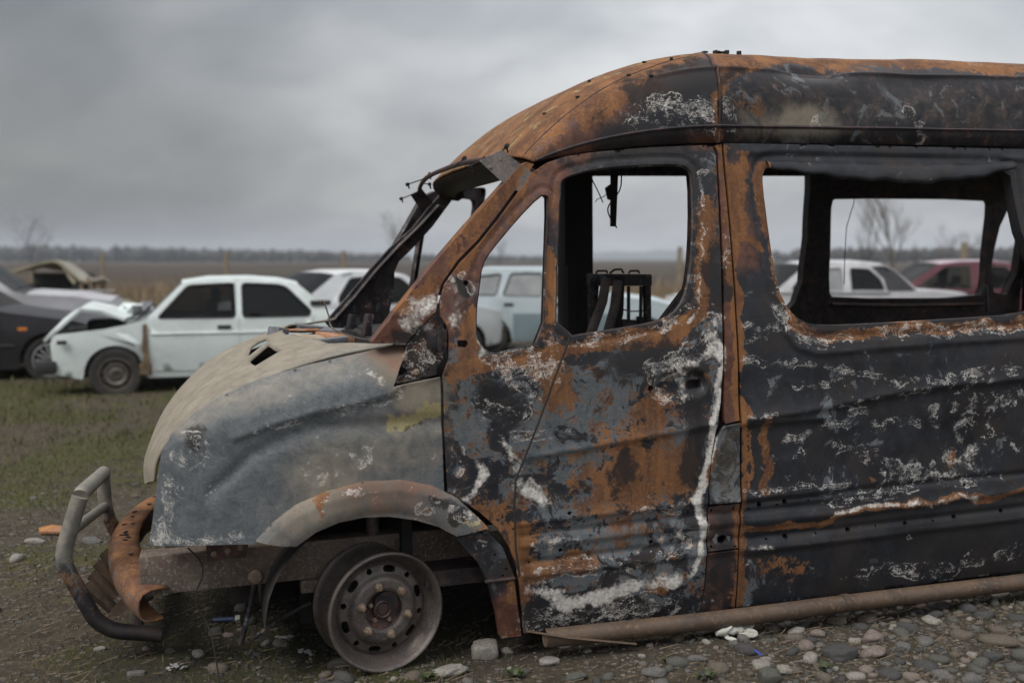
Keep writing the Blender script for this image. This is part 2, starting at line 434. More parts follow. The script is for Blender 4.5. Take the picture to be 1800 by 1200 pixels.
# panel outlines in metres on the van's side: (distance behind the front axle, height)
DOOR = [(0.206, 1.077), (0.231, 1.137), (0.233, 1.222), (0.23, 1.253), (0.207, 1.292), (0.207, 1.345), (0.227, 1.404), (0.288, 1.48), (0.367, 1.554), (0.439, 1.635), (0.512, 1.723), (0.585, 1.813), (0.653, 1.855), (0.72, 1.877), (0.823, 1.894), (0.969, 1.91), (1.09, 1.92), (1.313, 1.933), (1.347, 1.927), (1.357, 1.896), (1.345, 1.607), (1.335, 1.34), (1.328, 1.074), (1.318, 0.929), (1.294, 0.806), (1.278, 0.717), (1.264, 0.536), (1.257, 0.353), (1.253, 0.165), (1.241, 0.074), (0.927, 0.076), (0.508, 0.083), (0.493, 0.208), (0.477, 0.343), (0.447, 0.428), (0.396, 0.512), (0.327, 0.578), (0.215, 0.653), (0.208, 0.833)]
WIN_Q = [(0.635, 1.732), (0.645, 1.715), (0.62, 1.461), (0.594, 1.185), (0.478, 1.162), (0.389, 1.143), (0.354, 1.173), (0.332, 1.219), (0.337, 1.311), (0.351, 1.385), (0.367, 1.473), (0.404, 1.527), (0.516, 1.647), (0.606, 1.73)]
WIN_M = [(0.705, 1.799), (0.823, 1.831), (0.988, 1.849), (1.197, 1.857), (1.235, 1.84), (1.249, 1.804), (1.236, 1.608), (1.21, 1.426), (1.177, 1.328), (1.124, 1.266), (1.041, 1.24), (0.922, 1.224), (0.635, 1.192), (0.658, 1.461), (0.687, 1.767)]
SIDE = [(1.396, 1.942), (1.398, 1.607), (1.401, 1.272), (1.409, 0.844), (1.415, 0.5), (1.404, 0.316), (1.408, 0.08), (1.966, 0.074), (2.857, 0.079)]
SIDE += [(3.10, .10), (3.13, .32), (3.24, .52), (3.42, .66), (3.66, .72), (3.90, .66), (4.08, .52), (4.19, .32), (4.22, .10), (4.62, .10), (4.60, 1.2), (4.56, 1.955)] + [(2.845, 1.949), (1.997, 1.946)]
WIN_S = [(1.591, 1.856), (1.77, 1.857), (1.988, 1.858), (2.268, 1.857), (2.561, 1.859), (2.784, 1.86), (2.794, 1.74), (2.825, 1.529)]
WIN_S += [(2.98, 1.27)] + [(2.794, 1.226), (2.496, 1.218), (2.095, 1.21), (1.795, 1.208), (1.696, 1.227), (1.629, 1.277), (1.586, 1.368), (1.564, 1.584), (1.553, 1.778), (1.56, 1.831)]
WIN_S2 = [(3.05, 1.83), (4.25, 1.84), (4.30, 1.25), (3.15, 1.24)]
FEND = [(-0.819, 0.51), (-0.804, 0.599), (-0.786, 0.711), (-0.776, 0.764), (-0.766, 0.832), (-0.731, 0.9), (-0.659, 0.968), (-0.56, 1.029), (-0.426, 1.082), (-0.266, 1.125), (-0.103, 1.159), (0.043, 1.187), (0.098, 1.188), (0.052, 1.116), (0.022, 1.049), (0.104, 1.061), (0.194, 1.075), (0.198, 0.875), (0.202, 0.65), (0.179, 0.664), (0.066, 0.694), (-0.066, 0.701), (-0.215, 0.679), (-0.333, 0.633), (-0.406, 0.578), (-0.453, 0.526), (-0.467, 0.517), (-0.651, 0.52)]
ARCH = [(-0.463, 0.529), (-0.402, 0.592), (-0.323, 0.651), (-0.215, 0.693), (-0.086, 0.719), (0.045, 0.716), (0.159, 0.685), (0.253, 0.629), (0.348, 0.532), (0.361, 0.513), (0.24, 0.495), (0.177, 0.534), (0.094, 0.567), (-0.004, 0.588), (-0.089, 0.592), (-0.179, 0.58), (-0.258, 0.551), (-0.327, 0.505), (-0.385, 0.512)]
ARCH_R = [(0.358, 0.505), (0.421, 0.43), (0.459, 0.334), (0.478, 0.21), (0.5, 0.07), (0.421, 0.071), (0.403, 0.173), (0.371, 0.289), (0.328, 0.38), (0.24, 0.486)]
HINGE = [(0.089, 1.195), (0.149, 1.261), (0.201, 1.308), (0.198, 1.284), (0.221, 1.243), (0.217, 1.137), (0.192, 1.106), (0.191, 1.081), (0.114, 1.067), (0.03, 1.052), (0.057, 1.118)]
A_PIL = [(-0.042, 1.203), (0.054, 1.324), (0.184, 1.471), (0.319, 1.614), (0.457, 1.754), (0.539, 1.838), (0.569, 1.855), (0.596, 1.847), (0.576, 1.819), (0.504, 1.734), (0.431, 1.645), (0.359, 1.564), (0.28, 1.491), (0.219, 1.412), (0.202, 1.365), (0.193, 1.313), (0.137, 1.258), (0.081, 1.199)]
B_STRIP = [(1.358, 1.932), (1.384, 1.939), (1.388, 1.607), (1.391, 1.272), (1.397, 0.85), (1.332, 0.84), (1.338, 1.074), (1.347, 1.34), (1.357, 1.607), (1.367, 1.9)]
B_PLATE = [(1.332, 0.831), (1.399, 0.838), (1.405, 0.524), (1.271, 0.521), (1.28, 0.694), (1.299, 0.783)]
B_BRKT = [(1.269, 0.512), (1.405, 0.515), (1.397, 0.335), (1.263, 0.334)]
B_LOW = [(1.263, 0.325), (1.397, 0.326), (1.4, 0.081), (1.239, 0.066), (1.258, 0.164)]

# pressed lines of the sheet metal: (kind, half width, depth, polyline)
CREASE = [
 ('lip', .014, .012, [(0.493, 0.759), (0.683, 0.775), (0.978, 0.806), (1.242, 0.832)]),
 ('lip', .010, .010, [(0.457, 0.513), (0.797, 0.52), (1.261, 0.527)]),
 ('groove', .010, .008, [(0.47, 0.469), (0.82, 0.473), (1.254, 0.479)]),
 ('lip', .012, .010, [(0.474, 0.43), (0.82, 0.431), (1.249, 0.436)]),
 ('groove', .010, .008, [(0.477, 0.364), (0.819, 0.369), (1.245, 0.373)]),
 ('lip', .012, .010, [(0.481, 0.312), (0.819, 0.316), (1.235, 0.321)]),
 ('lip', .016, .016, [(1.417, 0.848), (1.712, 0.868), (2.036, 0.907), (2.317, 0.933), (2.792, 0.949)]),
 ('lip', .013, .010, [(1.569, 1.278), (1.61, 1.187), (1.664, 1.121), (1.763, 1.097), (2.126, 1.111), (2.79, 1.125)]),
 ('groove', .010, .009, [(1.42, 0.513), (1.934, 0.523), (2.809, 0.528)]),
 ('lip', .012, .013, [(1.421, 0.411), (1.936, 0.427), (2.812, 0.452)]),
 ('groove', .011, .009, [(1.422, 0.36), (1.937, 0.369), (2.815, 0.38)]),
 ('lip', .012, .012, [(1.422, 0.309), (1.938, 0.316), (2.817, 0.329)]),
 ('lip', .012, .009, [(1.462, 1.907), (1.722, 1.907), (2.274, 1.908), (2.871, 1.904)]),
]
FCREASE = [
 ('lip', .016, .012, [(-0.544, 0.882), (-0.391, 0.936), (-0.237, 0.974), (-0.079, 1.003), (0.022, 1.029), (0.076, 1.078)]),
 ('groove', .03, .010, [(-0.641, 0.677), (-0.548, 0.749), (-0.47, 0.83), (-0.355, 0.885), (-0.238, 0.916)]),
]
DENT = [([(2.501, 0.656)], .22, .03), ([(1.876, 0.675)], .16, .012), ([(1.057, 0.998)], .05, .012), ([(0.799, 0.967)], .2, .006), ([(2.222, 0.259)], .2, .015)]
def crease(u, w, lst):
    d = np.zeros(u.shape)
    for kind, hw, dep, pl in lst:
        x = [p[0] for p in pl]; y = [p[1] for p in pl]
        s = (w-np.interp(u, x, y))/hw
        fade = np.clip((u-x[0])/.03, 0, 1)*np.clip((x[-1]+.6-u)/.03, 0, 1)
        if kind == 'lip': d += -dep*fade*np.where(s > 0, np.exp(-s/2.6), np.exp(s*1.6))
        else: d += dep*fade*np.exp(-s*s)
    return d
def warp(u, w):
    return .0035*np.sin(5.1*u+2.3*w+1)*np.sin(6.7*w-1.7*u) + .0022*np.sin(11*u-7*w+2)*np.cos(9*w+4*u) + .0012*np.sin(23*u+5)*np.sin(19*w+9*u)
def ring(u, w, loop, d0, hw, dep):
    d = pdist(u, w, list(loop)+[loop[0]]); return dep*np.exp(-((d-d0)/hw)**2)
def skin_side(u, w, off=0.0):
    v = inset(u, w) + crease(u, w, CREASE) + warp(u, w)
    v += ring(u, w, WIN_M_, .028, .007, .007) + ring(u, w, WIN_Q_, .028, .007, .006) + ring(u, w, WIN_S_, .045, .012, .009)
    for (c,), r_, dp in DENT: v += dp*np.exp(-((u-c[0])**2+(w-c[1])**2)/(r_*r_)*2.2)
    return u, v+off, w
def skin_fender(u, w):
    return u, inset_fender(u, w) + crease(u, w, FCREASE) + warp(u, w)*.7, w
WIN_M_ = chaikin(WIN_M, 1); WIN_Q_ = chaikin(WIN_Q, 1); WIN_S_ = chaikin(WIN_S, 1)

# burn marks, oxide and ash residue: (channel, radius m, amount, polyline)
WEAR = [
 # front door
 ('A', .040, .98, [(1.319, 1.252), (1.313, 1.075), (1.304, 0.905), (1.275, 0.785), (1.256, 0.627)]), ('A', .050, .80, [(1.256, 0.627), (1.219, 0.528), (1.232, 0.424)]), ('A', .034, .85, [(1.232, 0.424), (1.228, 0.322), (1.214, 0.254)]),
 ('A', .07, .62, [(1.153, 1.059), (1.26, 1.11), (1.3, 1.164)]), ('a', .09, .70, [(1.033, 1.054), (1.13, 1.082), (1.269, 1.187), (1.305, 1.252)]),
 ('A', .064, .92, [(0.532, 0.267), (0.659, 0.197), (0.822, 0.196), (0.963, 0.237), (1.133, 0.232)]), ('A', .04, .5, [(0.879, 0.255), (1.157, 0.248)]),
 ('a', .12, .70, [(0.548, 0.143), (0.733, 0.126), (0.922, 0.131), (1.115, 0.144)]), ('a', .09, .55, [(0.522, 0.316), (0.68, 0.321), (0.914, 0.331), (1.156, 0.363)]),
 ('A', .042, .95, [(0.321, 0.758), (0.34, 0.715), (0.324, 0.653), (0.297, 0.612)]), ('a', .06, .6, [(0.245, 0.831), (0.256, 0.725), (0.247, 0.642)]),
 ('a', .10, .95, [(0.465, 1.09), (0.53, 1.091), (0.607, 1.073)]), ('a', .06, .8, [(0.518, 1.003), (0.562, 1.012)]),
 ('A', .06, .55, [(0.417, 0.851), (0.456, 0.774), (0.482, 0.74)]), ('A', .06, .62, [(0.47, 0.677), (0.536, 0.635), (0.58, 0.593)]), ('A', .035, .7, [(0.514, 0.674), (0.558, 0.616), (0.573, 0.583)]),
 ('a', .05, .62, [(0.333, 0.992), (0.397, 0.957), (0.506, 0.936)]), ('a', .05, .6, [(0.353, 0.907), (0.417, 0.861), (0.571, 0.858), (0.684, 0.862)]),
 ('a', .045, .75, [(0.384, 1.126), (0.6, 1.164), (0.921, 1.203), (1.113, 1.24), (1.226, 1.342), (1.277, 1.563), (1.299, 1.831)]), ('A', .022, .75, [(1.288, 1.764), (1.282, 1.563), (1.254, 1.386), (1.199, 1.255)]),
 ('A', .05, .5, [(0.523, 0.431), (0.704, 0.429)]), ('A', .06, .5, [(0.985, 0.402), (1.155, 0.427)]), ('a', .04, .7, [(0.914, 0.509), (1.033, 0.515), (1.155, 0.522)]),
 ('A', .03, .9, [(1.014, 0.575)]), ('A', .022, .8, [(0.926, 0.568)]), ('A', .05, .8, [(1.141, 1.011), (1.165, 0.948)]), ('a', .06, .8, [(1.009, 1.055), (1.033, 0.977), (1.19, 0.947)]),
 ('r', .30, .42, [(0.914, 0.654)]), ('r', .16, .38, [(1.13, 0.66)]), ('r', .16, .35, [(1.033, 0.911)]), ('r', .20, .25, [(0.348, 0.527), (0.411, 0.371)]), ('r', .10, .5, [(0.64, 0.997)]), ('r', .09, .4, [(0.596, 1.073)]),
 ('r', .05, .6, [(0.229, 1.09), (0.465, 1.111), (0.689, 1.154), (0.992, 1.207)]), ('r', .06, .6, [(1.305, 1.697), (1.281, 1.452), (1.238, 1.287), (1.111, 1.192), (0.99, 1.175)]), ('r', .05, .5, [(0.618, 1.503), (0.616, 1.272)]), ('r', .07, .5, [(0.468, 0.473), (0.488, 0.231)]),
 ('r', .06, .45, [(0.511, 0.339), (0.796, 0.343)]), ('r', .05, .6, [(1.012, 0.217), (1.085, 0.22)]), ('r', .04, .6, [(1.29, 0.727), (1.273, 0.626)]),
 ('g', .30, .26, [(0.729, 0.842)]), ('g', .18, .25, [(0.55, 0.938)]), ('g', .1, .4, [(0.31, 0.91)]), ('g', .12, .3, [(1.105, 0.796)]), ('g', .12, .25, [(0.868, 1.051)]), ('g', .2, .25, [(0.681, 0.431), (1.034, 0.42)]),
 ('k', .12, .5, [(0.397, 0.989), (0.462, 0.943)]), ('k', .14, .45, [(1.083, 1.128), (0.893, 1.092)]), ('k', .10, .4, [(0.891, 0.611), (0.914, 0.72)]), ('k', .08, .5, [(1.214, 0.945), (1.191, 0.632)]), ('k', .08, .5, [(0.549, 0.131), (1.17, 0.1)]), ('k', .10, .5, [(1.314, 1.496), (1.303, 1.341)]), ('k', .10, .5, [(1.21, 1.893), (0.968, 1.888)]),
 ('r', .06, -.30, [(1.308, 1.877), (0.968, 1.888), (0.732, 1.856), (0.591, 1.779)]), ('g', .05, .3, [(1.21, 1.893), (0.733, 1.867), (0.591, 1.775)]), ('k', .06, .4, [(1.279, 1.831), (0.966, 1.871), (0.731, 1.845)]),
 # mirror sail of the door
 ('A', .06, .85, [(0.254, 1.405), (0.268, 1.343), (0.254, 1.262)]), ('A', .035, .8, [(0.357, 1.197), (0.372, 1.145)]), ('a', .05, .8, [(0.308, 1.425), (0.326, 1.363)]), ('r', .05, .5, [(0.323, 1.301), (0.306, 1.158)]), ('r', .04, .5, [(0.268, 1.466), (0.301, 1.486)]), ('k', .04, .6, [(0.29, 1.394), (0.301, 1.363)]),
 ('g', .06, .6, [(0.401, 1.547), (0.518, 1.677), (0.602, 1.768)]),
 # near windscreen pillar
 ('m', .40, .75, [(0.052, 1.288), (0.271, 1.528), (0.595, 1.843)]), ('r', .10, .42, [(0.273, 1.548), (0.408, 1.672), (0.549, 1.821)]), ('A', .085, .82, [(0.147, 1.346), (0.189, 1.366), (0.092, 1.277)]), ('r', .05, .7, [(0.085, 1.338), (0.128, 1.387), (0.181, 1.406)]), ('k', .07, .75, [(0.029, 1.229), (0.111, 1.236)]), ('g', .05, .5, [(0.237, 1.467), (0.27, 1.497)]),
 # B pillar
 ('m', .05, .8, [(1.392, 1.833), (1.376, 1.384), (1.372, 0.847)]), ('r', .035, .6, [(1.389, 1.495), (1.394, 1.16), (1.402, 0.845)]), ('a', .025, .5, [(1.384, 1.833), (1.376, 1.562), (1.381, 1.428)]), ('k', .03, .6, [(1.366, 1.428), (1.365, 1.339)]), ('b', .07, .12, [(1.347, 0.78), (1.344, 0.575)]), ('r', .03, .7, [(1.4, 0.478), (1.409, 0.096)]), ('r', .06, .4, [(1.392, 0.148)]),
 ('k', .08, .4, [(1.33, 0.438), (1.332, 0.18)]), ('A', .04, .6, [(1.254, 0.127), (1.304, 0.134)]),
 # rear side
 ('r', .05, .62, [(1.43, 1.833), (1.445, 1.562), (1.505, 1.516)]), ('r', .05, .55, [(1.48, 1.88), (1.47, 1.652)]), ('r', .032, .75, [(1.402, 1.924), (1.404, 1.16), (1.42, 0.523), (1.414, 0.095)]), ('m', .12, .5, [(1.455, 1.834), (1.452, 1.494)]),
 ('r', .045, .7, [(1.558, 1.835), (1.565, 1.561), (1.594, 1.334), (1.663, 1.208), (1.793, 1.169), (2.093, 1.182), (2.494, 1.193), (2.795, 1.204)]), ('a', .055, .72, [(1.573, 1.335), (1.625, 1.22), (1.713, 1.149), (1.765, 1.147), (1.928, 1.169), (2.205, 1.179), (2.494, 1.184), (2.794, 1.197)]), ('a', .03, .75, [(1.57, 1.493), (1.57, 1.29), (1.623, 1.186)]),
 ('a', .035, .95, [(1.428, 1.222), (1.482, 1.198), (1.575, 1.199)]), ('a', .03, .85, [(1.434, 1.159), (1.506, 1.161)]), ('a', .03, 1.0, [(1.411, 1.097), (1.476, 1.068), (1.636, 1.047)]), ('a', .028, .85, [(1.657, 1.06), (1.789, 1.031), (2.061, 0.996)]), ('A', .02, .55, [(1.923, 1.014), (2.089, 1.006)]),
 ('a', .05, .70, [(2.089, 0.971), (2.259, 0.967), (2.549, 0.983), (2.791, 0.974)]), ('a', .025, .85, [(1.605, 0.971), (1.763, 0.958), (1.87, 0.981)]), ('a', .03, .75, [(1.898, 0.945), (1.939, 0.907)]), ('a', .022, .9, [(1.432, 0.861), (1.555, 0.872)]), ('a', .022, .7, [(1.872, 0.875), (2.203, 0.917), (2.791, 0.962)]),
 ('a', .03, .75, [(1.916, 0.849), (2.01, 0.837)]), ('a', .08, .6, [(2.32, 0.839), (2.553, 0.855), (2.795, 0.874)]), ('a', .045, .75, [(2.038, 0.795), (2.38, 0.774), (2.676, 0.794)]), ('a', .03, .8, [(1.779, 0.799), (1.819, 0.832), (1.928, 0.79)]), ('a', .03, .75, [(1.609, 0.751), (1.713, 0.791)]), ('a', .03, .65, [(1.557, 0.697), (1.611, 0.6), (1.688, 0.735), (1.703, 0.617), (1.664, 0.573)]),
 ('a', .04, .7, [(1.849, 0.7), (2.041, 0.675), (2.07, 0.637)]), ('a', .025, .85, [(1.835, 0.678), (1.829, 0.583)]), ('a', .045, .6, [(1.876, 0.675), (2.056, 0.626)]), ('A', .10, .42, [(2.099, 0.575), (2.328, 0.57), (2.562, 0.602)]), ('A', .085, .50, [(2.47, 0.707), (2.594, 0.562)]), ('a', .11, .58, [(2.099, 0.587), (2.328, 0.582), (2.589, 0.7)]), ('a', .06, .6, [(2.694, 0.718), (2.775, 0.612)]),
 ('a', .055, .72, [(1.772, 0.481), (1.99, 0.499), (2.329, 0.52), (2.686, 0.523)]), ('a', .02, .9, [(1.43, 0.563), (1.717, 0.55), (1.933, 0.561)]), ('A', .030, .62, [(1.827, 0.429), (2.047, 0.446), (2.332, 0.441), (2.568, 0.447)]), ('r', .028, .9, [(1.437, 0.417), (1.8, 0.415), (2.103, 0.441), (2.449, 0.446), (2.812, 0.452)]), ('A', .03, .55, [(1.458, 0.334), (1.523, 0.315)]),
 ('r', .036, .85, [(1.519, 0.842), (1.524, 0.699), (1.528, 0.56)]), ('y', .03, .22, [(1.519, 0.842), (1.524, 0.699), (1.528, 0.56)]), ('r', .02, .6, [(1.453, 0.819), (1.45, 0.566)]), ('r', .05, .5, [(2.442, 0.66), (2.42, 0.6)]), ('r', .04, .5, [(2.03, 0.568)]), ('g', .10, .4, [(1.448, 0.24), (1.448, 0.116)]), ('r', .12, .38, [(1.538, 0.255), (1.673, 0.216)]),
 ('a', .06, .72, [(1.95, 0.173), (2.118, 0.18), (2.296, 0.147), (2.48, 0.113)]), ('a', .08, .6, [(2.53, 0.162), (2.804, 0.173)]), ('a', .04, .5, [(2.221, 0.284)]),
 ('k', .35, .35, [(2.222, 0.259), (2.695, 0.289)]), ('g', .25, .16, [(1.657, 1.037), (1.93, 0.719)]), ('A', .04, .3, [(1.711, 0.942), (1.66, 0.829)]),
 # roof side and cap
 ('a', .10, .85, [(1.001, 2.038), (1.096, 2.072), (1.192, 2.074), (1.315, 2.055)]), ('a', .07, .8, [(1.409, 2.082), (1.427, 2.023)]), ('a', .08, .85, [(2.276, 2.073), (2.306, 2.014)]), ('a', .06, .55, [(1.167, 1.995), (1.315, 1.979)]), ('a', .06, .5, [(1.832, 2.038), (1.941, 1.988)]), ('b', .10, .45, [(1.699, 2.021), (1.886, 2.017)]), ('A', .05, .32, [(2.813, 2.38), (1.996, 2.053)]),
 ('r', .20, .50, [(0.53, 1.907), (0.662, 2.023), (0.831, 2.142), (0.995, 2.214)]), ('r', .10, .42, [(0.811, 2.071), (1.049, 2.219), (1.294, 2.306)]), ('m', .16, .65, [(0.654, 1.89), (0.829, 2.07), (1.302, 2.345), (1.421, 2.341)]), ('r', .13, .80, [(1.459, 2.345), (1.652, 2.354), (2.167, 2.365), (3.06, 2.364)]), ('r', .05, .4, [(1.402, 2.218), (1.952, 2.37)]), ('y', .05, .45, [(1.808, 2.366), (1.937, 2.369)]),
 ('r', .03, .55, [(1.584, 2.36), (1.345, 2.102), (1.369, 1.945)]), ('m', .05, .5, [(0.651, 1.869), (0.977, 1.919), (1.365, 1.945)]), ('k', .14, .55, [(1.053, 2.116), (1.723, 2.365)]), ('k', .10, .5, [(0.883, 1.957), (1.167, 1.935)]), ('g', .12, .35, [(0.768, 1.967), (0.934, 2.069)]), ('k', .12, .5, [(2.177, 2.227), (3.605, 2.41)]), ('r', .05, .45, [(2.221, 1.992), (2.57, 2.008), (2.843, 1.999)]), ('k', .12, -.75, [(1.451, 2.334), (2.088, 2.348), (3.082, 2.37)]), ('m', .10, .12, [(1.482, 2.344), (2.089, 2.348), (3.082, 2.37)]), ('b', .14, .10, [(1.466, 2.094), (2.05, 2.077), (2.84, 2.102)]), ('b', .1, .35, [(1.542, 2.005), (1.778, 2.038)]), ('r', .08, .28, [(1.466, 2.105), (1.672, 2.066)]),
 # front wing
 ('b', .11, .40, [(-0.692, 0.93), (-0.644, 0.959), (-0.5, 1.024), (-0.266, 1.104), (0.06, 1.178)]), ('b', .30, .40, [(-0.164, 0.755), (0.038, 0.844), (0.143, 0.94)]), ('b', .16, .5, [(0.049, 1.126), (0.093, 1.177)]), ('y', .06, .85, [(0.04, 0.922), (0.101, 0.933), (0.174, 0.97)]), ('b', .09, .5, [(0.082, 1.005), (0.165, 1.021)]), ('k', .035, .6, [(0.084, 0.907), (0.132, 0.921)]),
 ('b', .2, .22, [(-0.362, 0.624), (-0.243, 0.739)]), ('m', .22, .28, [(-0.085, 0.74), (0.118, 0.746), (0.172, 0.835)]), ('k', .09, .62, [(-0.675, 0.865), (-0.646, 0.895)]), ('a', .085, .92, [(-0.666, 0.875), (-0.638, 0.856), (-0.686, 0.836)]), ('a', .06, .85, [(-0.756, 0.733), (-0.739, 0.674), (-0.758, 0.592), (-0.793, 0.539)]), ('a', .03, .95, [(-0.803, 0.528), (-0.669, 0.532), (-0.499, 0.541)]), ('A', .012, .55, [(-0.622, 0.692), (-0.548, 0.749), (-0.512, 0.816)]), ('a', .025, .8, [(-0.439, 0.918), (-0.276, 0.952), (-0.079, 0.989), (0.042, 1.017)]), ('A', .014, .5, [(-0.392, 0.897), (-0.238, 0.93), (-0.12, 0.959)]), ('a', .10, .45, [(-0.223, 0.768), (-0.084, 0.811)]), ('a', .06, .45, [(-0.073, 1.111), (-0.016, 1.09)]),
 ('r', .06, .4, [(-0.185, 0.715), (-0.245, 0.678)]), ('a', .05, .5, [(-0.039, 1.011), (0.022, 1.049)]), 
 # wheel arch
 ('r', .05, .15, [(-0.216, 0.656), (-0.208, 0.574), (-0.246, 0.618)]), ('k', .06, .70, [(0.158, 0.628), (0.263, 0.577), (0.219, 0.539)]), ('a', .06, .75, [(0.126, 0.621), (0.199, 0.593), (0.284, 0.565)]), ('y', .03, .6, [(0.241, 0.548), (0.305, 0.542)]), ('a', .05, .5, [(-0.285, 0.64), (-0.127, 0.681), (0.034, 0.68)]), ('k', .10, .5, [(0.368, 0.44), (0.422, 0.327)]), ('a', .04, .55, [(0.336, 0.454), (0.39, 0.384)]), ('g', .08, .5, [(0.39, 0.438), (0.433, 0.347)]), ('m', .08, .6, [(0.444, 0.214), (0.46, 0.095)]),
 ('a', .05, .8, [(0.12, 1.206), (0.137, 1.124)]), ('k', .10, .6, [(0.086, 1.127), (0.147, 1.104)]), ('A', .03, .7, [(0.157, 1.245), (0.143, 1.165)]),
]
CH = 'rgaAbmyk'
def vnoise(x, y, f, seed):
    """smooth value noise, about -1..1"""
    x = x*f+seed*17.3; y = y*f+seed*9.1; i = np.floor(x).astype(np.int64); j = np.floor(y).astype(np.int64); a = x-i; b = y-j
    a = a*a*(3-2*a); b = b*b*(3-2*b)
    def h(p, q): n = (p*374761393+q*668265263+seed*1442695) & 0x7fffffff; n = ((n ^ (n >> 13))*1274126177) & 0x7fffffff; return ((n ^ (n >> 16)) & 0xffff)/32767.5-1
    return (h(i, j)*(1-a)+h(i+1, j)*a)*(1-b)+(h(i, j+1)*(1-a)+h(i+1, j+1)*a)*b
def wear(u, w, base):
    ch = np.zeros((8, len(u)))
    brk = .5+.5*np.clip(vnoise(u, w, 7, 5)*1.1+vnoise(u, w, 19, 6)*.7, -1, 1)
    u, w = u+.022*vnoise(u, w, 9, 1)+.013*vnoise(u, w, 27, 2), w+.018*vnoise(u, w, 9, 3)+.011*vnoise(u, w, 27, 4)
    for k, x in base.items(): ch[CH.index(k)] = x
    for k, rad, amt, pl in WEAR:
        P = np.array(pl)
        if P[:, 0].max()+rad < u.min() or P[:, 0].min()-rad > u.max() or P[:, 1].max()+rad < w.min() or P[:, 1].min()-rad > w.max(): continue
        d = pdist(u, w, pl)/rad; f = np.clip(1-d, 0, 1); f = f*f*(3-2*f)
        i = CH.index(k)
        if k in 'aA': amt_ = amt*(.45+.55*brk) if rad < .09 else amt*(.62+.38*brk); ch[i] = np.maximum(ch[i], ch[i]*(1-f)+f*amt_)
        else: ch[i] += amt*f
    return np.clip(ch, 0, 1.15)
def set_wear(o, ch):
    for nm, c in (('wear_a', ch[:4]), ('wear_b', ch[4:])):
        at = o.data.attributes.new(nm, 'FLOAT_COLOR', 'POINT')
        at.data.foreach_set('color', np.ascontiguousarray(c.T, dtype=np.float32).ravel())
def sheet(name, outline, holes, mapf, step, parent, mat, flange=.02, base=None, fdir=(0, 1, 0), flip=False, holes_flange=None):
    V, Fa, loops = cut(outline, holes, step)
    u, v, w = mapf(V[:, 0], V[:, 1])
    P = np.stack([u, v, w], 1); n = len(P); verts = [P]; faces = Fa.tolist(); src = [np.arange(n)]
    if flip: faces = [f[::-1] for f in faces]
    for li, lp in enumerate(loops):
        fl = flange if li == 0 or holes_flange is None else holes_flange
        if fl <= 0: continue
        lp = np.array(lp); m = len(lp); o = sum(len(x) for x in verts)
        A = P[lp]; B = A + np.array(fdir)*fl; verts += [A, B]; src += [lp, lp]
        faces += [[o+i, o+(i+1) % m, o+m+(i+1) % m, o+m+i] for i in range(m)]
    ob = mk(name, np.concatenate(verts), faces, mat, parent)
    if base is not None:
        P2 = np.concatenate(verts); set_wear(ob, wear(P2[:, 0], P2[:, 2], base))
    return ob
def circ(c, r, n=12, sx=1.0): return [(c[0]+sx*r*math.cos(2*math.pi*k/n), c[1]+r*math.sin(2*math.pi*k/n)) for k in range(n)]
def holes_at(pts, r, sx=1.0): return [circ(p, r, 10, sx) for p in pts]

ST = .0105
# front door, with its window openings, bolt holes and lock recess
door_holes = [WIN_M_, WIN_Q_] + holes_at([(1.021, 0.394), (0.646, 0.4), (0.682, 0.539)], .0085) + holes_at([(0.6, 0.491), (0.741, 0.5), (0.881, 0.499), (1.058, 0.409), (1.168, 0.407), (0.731, 0.356), (0.938, 0.355), (0.522, 0.364), (0.461, 0.498), (1.18, 0.497)], .0048)
door_holes += [[(1.175, 1.01), (1.192, 1.018), (1.241, 1.015), (1.241, 0.984), (1.175, 0.981)], circ([(1.019, 0.995)][0], .013), [(0.262, 1.205), (0.297, 1.204), (0.303, 1.191), (0.296, 1.177), (0.263, 1.182)], circ([(0.305, 1.41)][0], .010, 8)]
lockc = [(1.1, 0.996), (1.212, 1.004)]
def skin_door(u, w):
    u, v, w = skin_side(u, w)
    for c, r_, dp in ((lockc[0], .056, .014), (lockc[1], .048, .022)):
        d = np.hypot((u-c[0])*(.9 if r_ > .055 else 1), w-c[1])/r_; v = v + dp*np.clip((1.12-d)*2.2, 0, 1)
    return u, v, w
door = sheet('front_door', DOOR, door_holes, skin_door, ST, van, M['burnt'], .022, dict(r=.36, g=.42, a=.02, m=.04, k=.24), holes_flange=.03)
# rolled window channel and the divider post of the door window
def rim_tube(name, loop, r_, parent, off=.006, mat='frame'):
    q = np.array(dens(loop, .03)); u_, v_, w_ = skin_side(q[:, 0], q[:, 1])
    pts = [(a, b+off, c) for a, b, c in zip(u_, v_, w_)]; pts.append(pts[0])
    mb = MB(); mb.tube(pts, r_, 6, False); return mb.build(name, M[mat], parent)
rim_tube('window_channel', WIN_M_, .008, door, .012); rim_tube('window_channel', WIN_Q_, .007, door, .012)
# thin loose strip hanging down the door from the window ledge
wire = [(a, float(inset(a, b))-.018, b) for a, b in [(0.689, 1.202), (0.63, 1.072), (0.561, 0.899), (0.493, 0.74), (0.468, 0.688), (0.462, 0.603), (0.465, 0.43), (0.479, 0.321)]]
mb = MB(); mb.tube(wire, .0042, 6); mb.build('hanging_wire', M['soot'], door)

